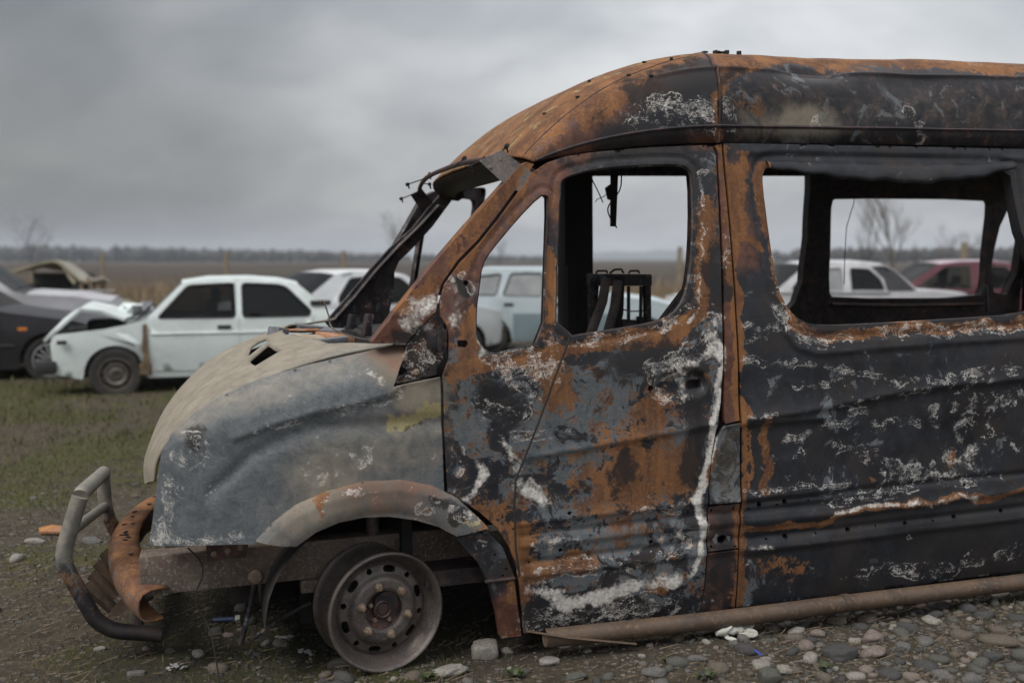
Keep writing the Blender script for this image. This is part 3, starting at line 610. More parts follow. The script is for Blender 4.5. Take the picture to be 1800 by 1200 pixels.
sheet('b_pillar_strip', B_STRIP, [], skin_side, ST, van, M['burnt'], .03, dict(r=.30, g=.12, m=.55, k=.1))
sheet('b_pillar_plate', B_PLATE, [], lambda u, w: skin_side(u, w, -.004), ST, van, M['burnt'], .02, dict(r=.05, g=.50, b=.22, k=.30, a=.05))
sheet('b_pillar_bracket', B_BRKT, [circ([(1.328, 0.376)][0], .018, 16)]+holes_at([(1.282, 0.495), (1.377, 0.496), (1.28, 0.351), (1.384, 0.341)], .006), lambda u, w: skin_side(u, w, .002), ST, van, M['burnt'], .02, dict(r=.25, g=.15, m=.4, k=.25))
c = [(1.328, 0.376)][0]; mb = MB(); mb.lathe([(.020, .004), (.023, -.004), (.036, -.004), (.040, .003)], 20, 'y', (c[0], float(skin_side(np.array([c[0]]), np.array([c[1]]))[1][0]), c[1])); mb.build('bracket_ring', M['frame'], van)
sheet('b_pillar_foot', B_LOW, [], skin_side, ST, van, M['burnt'], .02, dict(r=.34, g=.12, m=.4, k=.2))

# side wall behind the pillar
side_holes = [WIN_S_, chaikin(WIN_S2, 2)] + holes_at([(1.492, 0.503), (1.609, 0.504)], .011) + holes_at([(1.573, 0.496), (1.446, 0.49), (1.718, 0.502), (2.129, 0.507)], .005) + holes_at([(1.617, 0.358), (1.913, 0.359), (2.196, 0.36), (2.443, 0.367), (2.692, 0.371)], .009, 1.3) + holes_at([(1.53, 0.357), (1.758, 0.359), (2.049, 0.361), (2.334, 0.36)], .005) + holes_at([(2.497, 0.5)], .010)
side = sheet('side_wall', SIDE, side_holes, skin_side, ST*1.05, van, M['burnt'], .03, dict(r=.12, g=.18, a=.05, m=.10, k=.12), holes_flange=.05)
# peeled strip of sheet sagging over the window head
pk = np.array([(1.575, 1.877), (1.719, 1.875), (1.989, 1.874), (2.27, 1.874), (2.563, 1.879), (2.801, 1.893)]); low = [4, 14, 24, 30, 22, 4]
V = []; Fc = []; NN = 60
for i in range(NN):
    x = pk[0, 0]+(pk[-1, 0]-pk[0, 0])*i/(NN-1); top = np.interp(x, pk[:, 0], pk[:, 1]); dr = .02+.0022*np.interp(x, pk[:, 0], low)+.004*math.sin(i*.9)+.003*math.sin(i*.37+1)
    for j in range(5):
        f = j/4; w_ = top-dr*f
        V.append((x, float(inset(x, w_))-.006-.018*math.sin(f*2.2)+.006*math.sin(i*.5)*f, w_))
Fc = [[i*5+j, (i+1)*5+j, (i+1)*5+j+1, i*5+j+1] for i in range(NN-1) for j in range(4)]
fl = mk('sagging_sheet', V, Fc, M['burnt'], side); P2 = np.array(V); set_wear(fl, wear(P2[:, 0], P2[:, 2], dict(r=.25, g=.2, a=.1, k=.35)))
fl.modifiers.new('thickness', 'SOLIDIFY').thickness = .003
# inner structure behind the skins, so that joints show dark metal
def inner(u, w): return u, inset(u, w)+.055, w
inn_out = [(.24, 1.1), (.22, .66), (.44, .50), (.51, .12)] + [(3.05, .11), (3.12, .5), (3.4, .72), (3.9, .72), (4.2, .5), (4.25, .11), (4.6, .11), (4.55, 1.96), (1.0, 1.95), (.72, 1.89)] + [(0.529, 1.683), (0.379, 1.533), (0.267, 1.435), (0.233, 1.365), (0.228, 1.253)]
sheet('inner_structure', inn_out, [WIN_M_, WIN_Q_, WIN_S_, chaikin(WIN_S2, 2)], inner, .05, van, M['dark'], 0)

# front wing, wheel-arch flare, pillar pieces
wing = sheet('front_wing', FEND, [], skin_fender, ST, van, M['burnt'], .02, dict(r=.02, g=1.0, b=.06, a=.10, k=.0))
def skin_arch(u, w):
    v = inset(u, w); d = pdist(u, w, [(-0.463, 0.529), (-0.402, 0.592), (-0.323, 0.651), (-0.215, 0.693), (-0.086, 0.719), (0.045, 0.716), (0.159, 0.685), (0.253, 0.629), (0.348, 0.532)])
    return u, v-.006-.018*np.clip(d/.035, 0, 1)**.6+.012*np.clip((d-.07)/.05, 0, 1)**2+warp(u, w)*.5, w
sheet('wheel_arch_flare', ARCH, [], skin_arch, ST*.8, van, M['burnt'], .035, dict(r=.20, g=.9, b=.34, m=.30, a=.08, k=.0))
sheet('wheel_arch_rear', ARCH_R, holes_at([(0.341, 0.494), (0.257, 0.489), (0.433, 0.347), (0.419, 0.323), (0.39, 0.406)], .005), lambda u, w: (u, inset(u, w)+.006+warp(u, w), w), ST*.8, van, M['burnt'], .05, dict(r=.16, g=.34, a=.12, m=.25, k=.2))
mb = MB(); q = [(a, float(inset(a, b))+.002, b) for a, b in [(0.351, 0.308), (0.466, 0.309)]]; mb.tube(q, .007, 8); mb.build('arch_seam', M['dark'], van)
GAPF = [(0.513, 1.774), (0.584, 1.843), (0.628, 1.822), (0.579, 1.758), (0.506, 1.668), (0.429, 1.585), (0.345, 1.502), (0.266, 1.421), (0.233, 1.365), (0.189, 1.366), (0.207, 1.426), (0.27, 1.497), (0.356, 1.585), (0.43, 1.668)]
sheet('pillar_web', GAPF, [], lambda u, w: (u, inset(u, w)+.045, w), .03, van, M['dark'], 0, None)
def skin_hinge(u, w): return u, inset(u, w)+.045+warp(u, w)*1.5, w
sheet('hinge_pillar', HINGE, [circ([(0.066, 1.097)][0], .016, 14), circ([(0.181, 1.275)][0], .004, 8), circ([(0.161, 1.101)][0], .004, 8)], skin_hinge, ST*.8, van, M['burnt'], .03, dict(r=.2, g=.3, a=.45, m=.2, k=.3))
for k, (a, b) in enumerate([(0.076, 1.143), (0.117, 1.091)]):
    mb = MB(); mb.lathe([(0, -.008), (.007, -.008), (.009, -.003), (.014, .0), (.016, .004)], 14, 'y', (a, float(inset(a, b))+.04, b)); mb.build('hinge_bolt', M['bolt'], van)
hx = [(0.157, 1.245), (0.229, 1.238), (0.227, 1.174), (0.154, 1.172)]
hb = MB(); ua, ub = hx[0][0], hx[1][0]; wa, wb = hx[2][1], hx[0][1]; vv = float(inset(ua, wb))
hb.box(((ua+ub)/2, vv+.02, (wa+wb)/2), (ub-ua, .035, wb-wa), None, .006); hb.tube([((ua+ub)/2+.006, vv-.001, wa-.004), ((ua+ub)/2+.006, vv-.001, wb+.012)], .009, 10)
hb.build('door_hinge', M['frame'], van)
sheet('windscreen_pillar', A_PIL, [], lambda u, w: (u, inset(u, w)+.012+.02*np.clip((1.3-w)/.1, 0, 1)+warp(u, w)*.4, w), ST, van, M['burnt'], .075, dict(r=.25, g=.06, m=.5))

# roof
def roof_skin(q, s):
    u, v, w = roof_pt(q, s)
    bulge = .010*np.exp(-((s-.155)/.012)**2)*np.clip((q-.55)*3, 0, 1)*np.where(s > .155, 1, 1.0)
    step = -.014*np.clip((s-.155)/.02, 0, 1)*np.clip((.30-s)/.1, 0, 1)*np.clip((q-.55)*3, 0, 1)
    dent = .05*np.exp(-(((q-1.45)/.16)**2+((s-.16)/.05)**2)) + .02*np.exp(-(((q-1.6)/.3)**2+((s-.25)/.06)**2)) + .02*np.exp(-(((q-1.95)/.25)**2+((s-.10)/.06)**2))
    dent = dent + .012*np.exp(-(((q-1.53)/.03)**2+((s-.21)/.09)**2))
    n = bulge+step-dent+warp(u, w+v)*1.3*np.clip(q*3, 0, 1)
    ph = np.clip(s, 0, 1)*math.pi
    return u, v-n*np.cos(ph), w+n*np.sin(ph)*.8
def roof_part(name, q0, q1, nq, base):
    s = np.concatenate([np.linspace(0, .42, 74), np.linspace(.44, 1, 26)]); q = np.linspace(q0, q1, nq); Q, S_ = np.meshgrid(q, s, indexing='ij')
    u, v, w = roof_skin(Q.ravel(), S_.ravel()); m = len(s)
    Fc = [[i*m+j, (i+1)*m+j, (i+1)*m+j+1, i*m+j+1] for i in range(nq-1) for j in range(m-1)]
    ob = mk(name, np.stack([u, v, w], 1), Fc, M['burnt'], van); set_wear(ob, wear(u, w, base))
    ob.modifiers.new('thickness', 'SOLIDIFY').thickness = .012
    return ob
cap = roof_part('roof_cap', 0, .994, 90, dict(r=.42, g=.12, m=.35, k=.12))
ch = np.zeros((8, len(cap.data.vertices))); co = np.zeros(len(cap.data.vertices)*3); cap.data.vertices.foreach_get('co', co); co = co.reshape(-1, 3)
f = np.clip((co[:, 1]-.22)/.12, 0, 1); ch = wear(co[:, 0], co[:, 2], dict(r=.22, g=.18, m=.22, k=.3)); ch[0] = ch[0]*(1-f)+f*.92; ch[7] *= (1-f); ch[1] = ch[1]*(1-f)+.16*f; ch[2] *= 1-f; ch[6] = np.maximum(ch[6], .30*f)
for nm, c_ in (('wear_a', ch[:4]), ('wear_b', ch[4:])): cap.data.attributes[nm].data.foreach_set('color', np.ascontiguousarray(c_.T, dtype=np.float32).ravel())
roof = roof_part('roof_panel', 1.006, 4.15, 150, dict(r=.20, g=.32, m=.28, b=.12, k=.10, a=.0))
# welded seam between them, seam of the cap side and charred crumbs on top
def roof_line(q, s0, s1, n, lift=.004): return [tuple(float(c) for c in np.array(roof_skin(np.array([qq]), np.array([ss]))).ravel()+np.array([0, -lift*math.cos(ss*math.pi), lift*math.sin(ss*math.pi)])) for qq, ss in zip(np.linspace(q[0], q[1], n), np.linspace(s0, s1, n))]
mb = MB(); mb.tube(roof_line((1.0, 1.0), .0, 1.0, 70, -.002), .006, 6); mb.build('roof_seam', M['brown'], van)
mb = MB(); mb.tube(roof_line((2.72, 2.72), .0, 1.0, 70, -.002), .005, 6); mb.build('roof_seam', M['brown'], van)
mb = MB(); mb.tube(roof_line((.02, .93), .12, .27, 40, -.001), .0035, 6); mb.build('cap_seam', M['dark'], van)
mb = MB(); mb.tube(roof_line((.02, 4.1), .004, .004, 90, .002), .007, 6); mb.build('drip_rail', M['dark'], van)
for k in range(6):
    p = roof_line((1.02+.17*rng.random(),)*2, .335, .335, 2, .006)[0]
    mb = MB(); mb.box(p, (.010+.03*rng.random(), .02, .006+.014*rng.random()), Matrix.Rotation(rng.random()*3, 3, 'Z'), .003); mb.build('charred_crumb', M['soot'], van)
for (a, b) in ((.25, .30), (.38, .24), (.5, .34), (.62, .22), (.74, .31), (.84, .27), (.70, .16)):
    p = roof_line((a, a), b, b, 2, .004)[0]; mb = MB(); mb.box(p, (.016, .012, .008), Matrix.Rotation(a*9, 3, 'Z'), .002); mb.build('charred_crumb', M['soot'], van)
# windscreen header under the cap lip
V = []
for s in np.linspace(0, 1, 26):
    p = np.array([float(c) for c in roof_pt(0, s)]); q = np.array([float(c) for c in roof_pt(.12, s)])
    e = abs(2*s-1)
    V += [p+(.002, 0, -.013), p+(.03, 0, -.045), p+(.12, 0, -.075+.02*e), q+(.08, 0, -.05)]
mk('windscreen_header', V, [[i*4+j, (i+1)*4+j, (i+1)*4+j+1, i*4+j+1] for i in range(25) for j in range(3)], M['dark'], van)
# headlining ribs of bare roof bows
for qq in (1.35, 1.9, 2.5, 3.1, 3.7):
    pts = [tuple(float(c) for c in roof_pt(qq, s)) for s in np.linspace(.10, .90, 24)]
    mb = MB(); mb.tube([(a, VW/2+(b-VW/2)*.93, c-.06) for a, b, c in pts], .022, 8); mb.build('roof_bow', M['dark'], van)

# sun-visor brackets and rod over the windscreen
P_ = [(0.479, 1.9), (0.585, 1.814), (0.528, 1.744), (0.484, 1.765), (0.398, 1.859)]; vv = [.15, .11, .105, .115, .17]
mb = MB(); mb.prism([(a, v_, b) for (a, b), v_ in zip(P_, vv)], (0, .006, .002)); br = mb.build('visor_bracket', M['wheel'], van, smooth=False)
P_ = [(0.458, 1.834), (0.523, 1.864), (0.587, 1.795), (0.53, 1.74)]; vv = [1.80, 1.80, 1.84, 1.84]
mb = MB(); mb.prism([(a, v_, b) for (a, b), v_ in zip(P_, vv)], (0, .006, .002)); mb.build('visor_bracket', M['dark'], van, smooth=False)
rod = [(*q, v_) for q, v_ in zip([(0.506, 1.848)]+[(0.474, 1.872)]+[(0.445, 1.889)]+[(0.443, 1.895)]+[(0.426, 1.886)]+[(0.421, 1.867)], (1.8, 1.6, 1.3, .95, .55, .18))]
mb = MB(); mb.tube(smooth_path([(a, v_, b) for a, b, v_ in rod], 6), .011, 8); mb.build('visor_rod', M['brown'], van)
def stud(p, q):
    mb = MB(); mb.tube([p, q], .0028, 6); d = (Vector(q)-Vector(p)).normalized(); mb.tube([Vector(q)-d*.004, Vector(q)+d*.010], .009, 8); mb.tube([Vector(q)+Vector((.002, 0, -.004)), Vector(q)+Vector((.006, 0, -.022))], .004, 6)
    return mb.build('visor_stud', M['soot'], van)
def at(pl, v_): return (pl[0], v_, pl[1])
stud(at([(0.48, 1.84)][0], 1.78), at([(0.429, 1.82)][0], 1.9)); stud(at([(0.45, 1.888)][0], 1.35), at([(0.377, 1.864)][0], 1.45)); stud(at([(0.445, 1.884)][0], 1.3), at([(0.454, 1.9)][0], 1.3))
stud(at([(0.459, 1.874)][0], 1.5), at([(0.431, 1.847)][0], 1.2)); stud(at([(0.41, 1.879)][0], .6), at([(0.423, 1.9)][0], .5)); stud(at([(0.426, 1.872)][0], .2), at([(0.386, 1.848)][0], .25)); stud(at([(0.484, 1.899)][0], .15), at([(0.491, 1.91)][0], .13))
for a, b in [(0.433, 1.835), (0.477, 1.864)]:
    mb = MB(); mb.lathe([(0, -.004), (.006, -.003), (.007, .001)], 10, 'y', (a, .148, b)); mb.build('visor_rivet', M['bolt'], br)

# far windscreen pillar with its sail plate, seen from inside
FAP = [(0.005, 1.162), (0.125, 1.297), (0.249, 1.442), (0.35, 1.551), (0.479, 1.663), (0.562, 1.766), (0.642, 1.857), (0.721, 1.852), (0.58, 1.663), (0.471, 1.547), (0.403, 1.483), (0.379, 1.431), (0.376, 1.347), (0.363, 1.27), (0.345, 1.183), (0.263, 1.079), (0.092, 1.053)]
sheet('windscreen_pillar', FAP, [], lambda u, w: (u, VW-inset(u, w)-.03, w), .03, van, M['frame'], .05, None)
q = [(0.048, 1.173), (0.162, 1.296), (0.279, 1.436), (0.387, 1.551), (0.504, 1.663), (0.612, 1.778)]; mb = MB(); mb.tube([(a, VW-float(inset(a, b))-.045, b) for a, b in q], .026, 8, True, .5); mb.build('pillar_trim', M['frame'], van)
# far front door standing open
DA = R(47); hu, hv = .24, VW-.02
def far_door(u, w):
    x = u-hu; y = inset(u, w); return hu+x*math.cos(DA)-(-y)*math.sin(DA)*.0+y*math.sin(DA), hv+x*math.sin(DA)-y*math.cos(DA), w
fd = sheet('front_door', DOOR, [WIN_M_, WIN_Q_], far_door, .03, van, M['frame'], .03, None, fdir=(math.sin(DA)*.9, -math.cos(DA)*.9, 0))
# far B post, top rail, rear side wall with windows
mb = MB(); mb.box((1.40, VW-.12, 1.05), (.17, .14, 1.92), None, .012); mb.box((1.345, VW-.20, .80), (.05, .03, 1.3), None, .006); mb.build('b_pillar', M['soot'], van)
mb = MB(); mb.tube([(.62, VW-.11, 1.87), (.80, VW-.12, 1.95), (1.2, VW-.14, 1.99), (2.9, VW-.14, 2.0)], .025, 8); mb.build('roof_rail', M['dark'], van)
FSIDE = [(2.862, 2.095), (2.87, 2.009), (2.882, 1.895), (2.899, 1.605), (2.894, 1.438), (2.898, 1.329), (2.857, 1.203), (2.753, 1.092)]+[(2.62, .9), (2.60, .12), (4.6, .12), (4.55, 2.03), (2.88, 2.03)]
FW1 = chaikin([(3.074, 1.832), (4.204, 1.831), (4.235, 1.792), (4.247, 1.554), (4.278, 1.285), (4.24, 1.196), (3.129, 1.218), (3.092, 1.262), (3.056, 1.667), (3.049, 1.808)], 1)
FW2 = [(4.30, 1.24), (4.33, 1.80), (4.52, 1.80), (4.52, 1.20)]
def fin_(off):
    return lambda u, w: (u, VW-inset(u, w)-off+warp(u, w)*1.5, w)
fs = sheet('side_wall', FSIDE, [FW1, chaikin(FW2, 1)], fin_(.06), .03, van, M['dark'], .05, None, fdir=(0, 1, 0))
sheet('side_skin', FSIDE, [FW1, chaikin(FW2, 1)], fin_(0), .06, fs, M['dark'], 0, None)
q = [(3.104, 1.183), (3.578, 1.163), (4.255, 1.154)]; mb = MB(); mb.tube([(a, VW-float(inset(a, b))-.075, b) for a, b in q], .02, 8, True, .6); mb.build('window_ledge', M['brown'], fs)
for a, b in [(2.971, 1.997), (3.213, 1.99), (3.502, 1.987), (3.798, 1.987), (4.058, 1.99)]:
    mb = MB(); mb.box((a, VW-float(inset(a, b))-.068, b), (.07, .01, .02), None, .003); mb.build('rail_slot', M['soot'], fs)
mb = MB(); mb.tube([at([(4.237, 1.282)][0], VW-.13), at([(4.228, 1.113)][0], VW-.16)], .012, 6); mb.build('bent_strip', M['frame'], fs)
for k, q in enumerate(([(1.1, .5, 1.98), (1.12, .52, 1.80), (1.05, .5, 1.70), (1.10, .52, 1.62)], [(1.9, 1.2, 2.1), (1.95, 1.2, 1.85), (1.88, 1.22, 1.72)], [(2.4, .6, 2.1), (2.38, .62, 1.9), (2.46, .6, 1.80), (2.42, .6, 1.76)])):
    mb = MB(); mb.tube(smooth_path(q, 6), .003, 5); mb.build('hanging_wire', M['soot'], van)
# floor, rear wall, firewall
mb = MB(); mb.box((2.35, VW/2, .30), (4.4, 1.72, .06)); mb.build('floor_pan', M['dark'], van)
mb = MB()
for (y0, y1, z0, z1) in ((.1, .2, .1, 1.95), (VW-.2, VW-.1, .1, 1.95), (VW/2-.05, VW/2+.05, .1, 2.25), (.2, VW-.2, .1, 1.1), (.2, VW-.2, 1.85, 2.30)): mb.box((4.58-(z1 > 2)*.012-(y1-y0 > 1)*.02, (y0+y1)/2, (z0+z1)/2), (.05, y1-y0, z1-z0))
mb.build('rear_doors', M['dark'], van)
mb = MB(); mb.box((.10, VW/2, .72), (.04, 1.55, .86)); mb.build('firewall', M['soot'], van)
mb = MB(); mb.box((.22, VW/2, 1.10), (.16, 1.45, .12), None, .02); mb.tube([(.30, .25, 1.04), (.30, VW-.25, 1.04)], .03, 10); mb.build('dash_frame', M['soot'], van)
mb = MB(); mb.box((-.02, VW/2, 1.02), (.22, 1.5, .05), None, .01); mb.build('cowl_panel', M['dark'], van)
# things left in the scuttle
for p, sz, rz, ry, m in (((-.13, .58, 1.135), (.10, .16, .015), .4, .12, 'debris_o'), ((-.20, 1.00, 1.150), (.18, .22, .012), .9, -.10, 'debris_b'), ((-.06, .98, 1.155), (.10, .26, .03), .2, .1, 'debris_o'), ((-.13, .76, 1.155), (.20, .05, .025), .25, -.06, 'debris_g'), ((-.29, 1.20, 1.165), (.06, .09, .05), .5, .3, 'debris_g'), ((-.16, 1.30, 1.165), (.16, .18, .012), 1.2, .12, 'debris_o'), ((-.17, .90, 1.145), (.22, .025, .02), 1.0, 0, 'debris_o'), ((-.03, .30, 1.135), (.11, .07, .012), .3, .12, 'debris_o'), ((-.10, 1.50, 1.165), (.16, .14, .02), .1, .15, 'debris_g'), ((.10, 1.05, 1.20), (.035, .04, .10), .3, .2, 'frame'), ((.06, 1.3, 1.20), (.03, .04, .07), .3, .2, 'frame'), ((-.22, .68, 1.135), (.07, .12, .012), 1.4, .2, 'debris_b'), ((-.05, 1.15, 1.165), (.05, .13, .03), .7, -.2, 'debris_g')):
    mb = MB(); mb.box(p, sz, Matrix.Rotation(rz, 3, 'Z') @ Matrix.Rotation(ry, 3, 'Y'), .006); mb.build('scuttle_debris', M[m], van, smooth=False)
wp = smooth_path([(-.10, 1.12, 1.30), (-.09, 1.10, 1.31), (-.07, 1.08, 1.24), (-.06, 1.02, 1.19), (.0, .6, 1.175), (.05, .3, 1.19)], 5)
mb = MB(); mb.tube(wp, .004, 6); mb.build('bent_wire', M['wheel'], van)

# bonnet with two vents and a burnt-out rear edge
def hood_map(x, y): u, v, w = hood_pt(x, y); return u, v, w+.004*np.sin(v*9+2)*np.sin(x*11)+.003*np.sin(v*21+x*17)
HOOD = [(.02, .0), (.10, .07), (.155, .14), (.20, .26), (.235, .42), (.245, .55), (.225, .70), (.18, .82), (.12, .90), (.04, .97), (.03, 1.0)]+[(1, 1.0), (1, .5), (1, 0)]
vents = [[(0.374, 0.356), (0.356, 0.478), (0.327, 0.526), (0.3, 0.524), (0.299, 0.43), (0.331, 0.378), (0.365, 0.315)], [(0.376, 0.262), (0.342, 0.312), (0.308, 0.37), (0.287, 0.201), (0.328, 0.165), (0.371, 0.127)]]
V, Fa, loops = cut(HOOD, vents, .012)
u, v, w = hood_map(V[:, 0], V[:, 1]); P = np.stack([u, v, w], 1); n = len(P)
hd = mk('bonnet', P, Fa.tolist(), M['burnt'], van)
e = np.abs(2*V[:, 1]-1)
ch = np.zeros((8, n)); ch[4] = .74+.16*np.clip(V[:, 0]*2, 0, 1)-.22*np.exp(-(V[:, 1]/.05)**2)*(V[:, 0] < .8); ch[1] = 1.0; ch[6] = .0; ch[5] = .05; ch[0] = .05; ch[7] = .02
set_wear(hd, ch); sm = hd.modifiers.new('thickness', 'SOLIDIFY'); sm.thickness = .010; sm.offset = -1 if True else 1
for vn in vents:
    q = np.array(dens(vn, .01)); a, b, c = hood_map(q[:, 0], q[:, 1]); pts = [(x, y, z+.002) for x, y, z in zip(a, b, c)]; pts.append(pts[0])
    mb = MB(); mb.tube(pts, .0055, 6, False); o_ = mb.build('vent_frame', M['burnt'], hd); set_wear(o_, np.repeat(np.array([[.05], [.1], [0], [0], [.95], [0], [0], [0]]), len(o_.data.vertices), 1))
for k in range(34):
    a, b = rng.uniform(.1, .8), rng.uniform(.03, .5); p = np.array([float(c) for c in hood_map(np.array(a), np.array(b))])
    if a < .26 and b > .1: continue
    mb = MB(); mb.box(p+(0, 0, .002), (.018*rng.random()+.004, .005, .003), Matrix.Rotation(rng.uniform(.2, 1.2), 3, 'Z')); mb.build('soot_flake', M['soot'], hd, smooth=False)
V, Fa, loops = cut([(.22, .04), (.95, .04), (.95, .96), (.22, .96)], [], .05); u, v, w = hood_pt(V[:, 0], V[:, 1]); mk('vent_shade_sheet', np.stack([u+.05, v, w-.07], 1), Fa.tolist(), M['soot'], hd)  # black sheet added as the shade of the engine bay behind the vents
# dark mass of the burnt engine, added to block light under the bonnet
mb = MB(); mb.box((-.30, VW/2, .62), (.52, .62, .52), None, .04); mb.box((-.30, VW/2, .95), (.40, .30, .12), None, .03); mb.tube([(-.05, .55, .75), (-.5, .6, .7)], .07, 10); mb.build('engine_block', M['soot'], van)
mb = MB(); mb.box((-.66, VW/2, .62), (.05, 1.05, .48)); mb.build('radiator_support', M['soot'], van)
for y in (.34, VW-.34): mb = MB(); mb.box((-.16, y, .70), (.62, .03, .40)); mb.build('inner_wing', M['soot'], van)
# far wing
sheet('front_wing', [(a, b-.06*(b > .8)) for a, b in FEND], [], lambda u, w: (u, VW-inset_fender(u, w), w), .04, van, M['dark'], 0, None, flip=True)

# chassis rails and front running gear
def rail(y):
    mb = MB(); mb.box((-.27, y, .378), (1.18, .10, .145), None, .008); mb.box((.85, y, .36), (1.1, .09, .13), None, .008); return mb.build('chassis_rail', M['rail'], van)
rail(.30); rail(VW-.30)
mb = MB(); mb.box((-.62, .235, .492), (.30, .02, .022)); mb.box((-.60, .24, .505), (.03, .04, .05)); mb.build('rail_top_strip', M['rail'], van)
pq = [(-0.629, 0.488), (-0.482, 0.482), (-0.493, 0.433), (-0.627, 0.43)]
mb = MB(); mb.prism([(a, .19, b) for a, b in pq], (0, .006, 0)); pl = mb.build('rail_plate', M['brown'], van, smooth=False)
for a, b in [(-0.603, 0.454), (-0.556, 0.46), (-0.512, 0.468)]:
    q = MB(); q.lathe([(0, -.004), (.008, -.004), (.011, .0)], 12, 'y', (a, .188, b)); q.build('plate_bolt', M['bolt'], pl)
mb = MB(); mb.box((-.22, .42, .19), (.16, .20, .17), None, .02); mb.build('lower_mount', M['soot'], van)
mb = MB(); mb.box((-.12, .27, .285), (.36, .09, .05), None, .008); mb.box((-.10, .22, .20), (.07, .08, .12), None, .01); mb.tube([(-.14, .20, .15), (.0, .17, .13)], .035, 10); mb.build('control_arm', M['rail'], van)
mb = MB(); mb.tube([(-.46, .26, .34), (-.48, .27, .22), (-.52, .27, .08)], .010, 8); mb.tube([(-.26, .24, .22), (-.36, .26, .17), (-.47, .27, .10)], .009, 8); mb.build('track_rod', M['frame'], van)
mb = MB(); mb.lathe([(.0, -.012), (.022, -.010), (.028, .0), (.024, .02)], 12, 'y', (-.46, .235, .34)); mb.build('rail_bush', M['bolt'], van)
su = [(-0.018, 0.466)][0][0]
mb = MB(); mb.tube([(su, .28, .25), (su, .28, .60)], .026, 14); mb.tube([(su, .28, .52), (su, .28, .75)], .040, 14); mb.build('suspension_strut', M['wheel'], van)
mb = MB(); mb.tube([(0, .10, .235), (0, .55, .26), (0, VW-.55, .26), (0, VW-.1, .235)], .045, 12); mb.build('front_axle', M['dark'], van)
# wheel housing
V = []; Fc = []
for i in range(25):
    a = math.pi*(1.06-1.12*i/24); 
    for v_ in (.05, .34, .62): V.append((.03+.47*math.cos(a), v_, .20+.42*math.sin(a)))
Fc = [[i*3+j, (i+1)*3+j, (i+1)*3+j+1, i*3+j+1] for i in range(24) for j in range(2)]
mk('wheel_housing', V, Fc, M['soot'], van)
mb = MB(); mb.box((.0, .60, .40), (1.1, .02, .55)); mb.build('housing_wall', M['soot'], van)
mb = MB(); mb.box((.55, .22, .22), (.12, .28, .20), None, .02); mb.box((.42, .4, .30), (.5, .06, .09), None, .01); mb.build('sill_end', M['dark'], van)

# steel wheel, no tyre: slots and round vents cut through the disc
def wheel(name, cx, cy, cz, side=1):
    w = empty(name); w.parent = van; w.location = (cx, cy, cz); w.rotation_euler = (R(-2.0), R(7), R(11) if side > 0 else R(180))
    mb = MB()
    mb.lathe([(.172, .072), (.186, .050), (.197, .028), (.203, .012), (.2075, .003), (.2140, -.001), (.2195, .001), (.2220, .007), (.2215, .013), (.2130, .017), (.2060, .026), (.2035, .052), (.1960, .066), (.1840, .078), (.1800, .100), (.1860, .128), (.1990, .152), (.2040, .165), (.2080, .176), (.2150, .181), (.2220, .186), (.2215, .193), (.2130, .196), (.2010, .192), (.1950, .17), (.178, .13), (.172, .10), (.172, .072)], 72)
    mb.build('rim', M['wheel'], w)
    o = [(.176*math.cos(2*math.pi*k/72), .176*math.sin(2*math.pi*k/72)) for k in range(72)]
    hs = [[(.0715*math.cos(-2*math.pi*k/40), .0715*math.sin(-2*math.pi*k/40)) for k in range(40)]]
    for k in range(6):
        a = R(84+60*k); lp = []
        for j in range(18):
            t = 2*math.pi*j/18; da = .165*np.sign(math.cos(t))*abs(math.cos(t))**.7; rr = .149+.0125*np.sign(math.sin(t))*abs(math.sin(t))**.7
            lp.append((rr*math.cos(a+da), rr*math.sin(a+da)))
        hs.append(lp)
        a = R(114+60*k); hs.append(circ((.151*math.cos(a), .151*math.sin(a)), .0110, 14))
    V, Fa, lps = cut(o, hs, .0065)
    r_ = np.hypot(V[:, 0], V[:, 1])
    dep = np.interp(r_, [.06, .074, .080, .112, .122, .132, .142, .160, .168, .176], [.040, .036, .030, .030, .036, .050, .054, .058, .066, .074])
    P = np.stack([V[:, 0], dep, V[:, 1]], 1); vs = [P]; fc = Fa.tolist(); n = len(P)
    for lp in lps[1:]:
        A = P[lp]; B = A+np.array([0, .010, 0]); m = len(lp); q = sum(len(x) for x in vs); vs += [A, B]; fc += [[q+i, q+(i+1) % m, q+m+(i+1) % m, q+m+i] for i in range(m)]
    disc = mk('disc', np.concatenate(vs), fc, M['wheel'], w)
    for k in range(6):
        a = R(50+60*k); c = (.0925*math.cos(a), .030, .0925*math.sin(a)); mb = MB()
        mb.lathe([(.0165, .0), (.0165, -.005), (.0130, -.007), (.0130, -.018), (.0105, -.021), (.0075, -.021), (.0075, -.027), (0, -.028)], 6 if k % 2 else 10, 'y', c); mb.build('lug_nut', M['bolt'], w)
    mb = MB(); mb.lathe([(.076, .040), (.068, .056), (.060, .062), (.038, .064), (.036, .046), (.029, .040), (.022, .046), (.018, .042), (0, .042)], 36); mb.lathe([(.080, .09), (.076, .040)], 36); mb.build('hub', M['brown'], w)
    for k in range(5):
        a = R(20+72*k); mb = MB(); mb.lathe([(.0095, .064), (.0095, .050), (.007, .047), (0, .047)], 6, 'y', (.049*math.cos(a), 0, .049*math.sin(a))); mb.build('hub_bolt', M['bolt'], w)
    mb = MB(); mb.lathe([(.0, .10), (.14, .10), (.15, .12), (.15, .16), (0, .16)], 32); mb.build('brake_drum', M['soot'], w)
    return w
wc = [(-0.005, 0.223)][0]
wheel('front_wheel', wc[0], .055, .214)
r2 = wheel('rear_wheel', 3.66, .06, .222+.0)
wheel('front_wheel', 0, VW-.055, .222, -1)

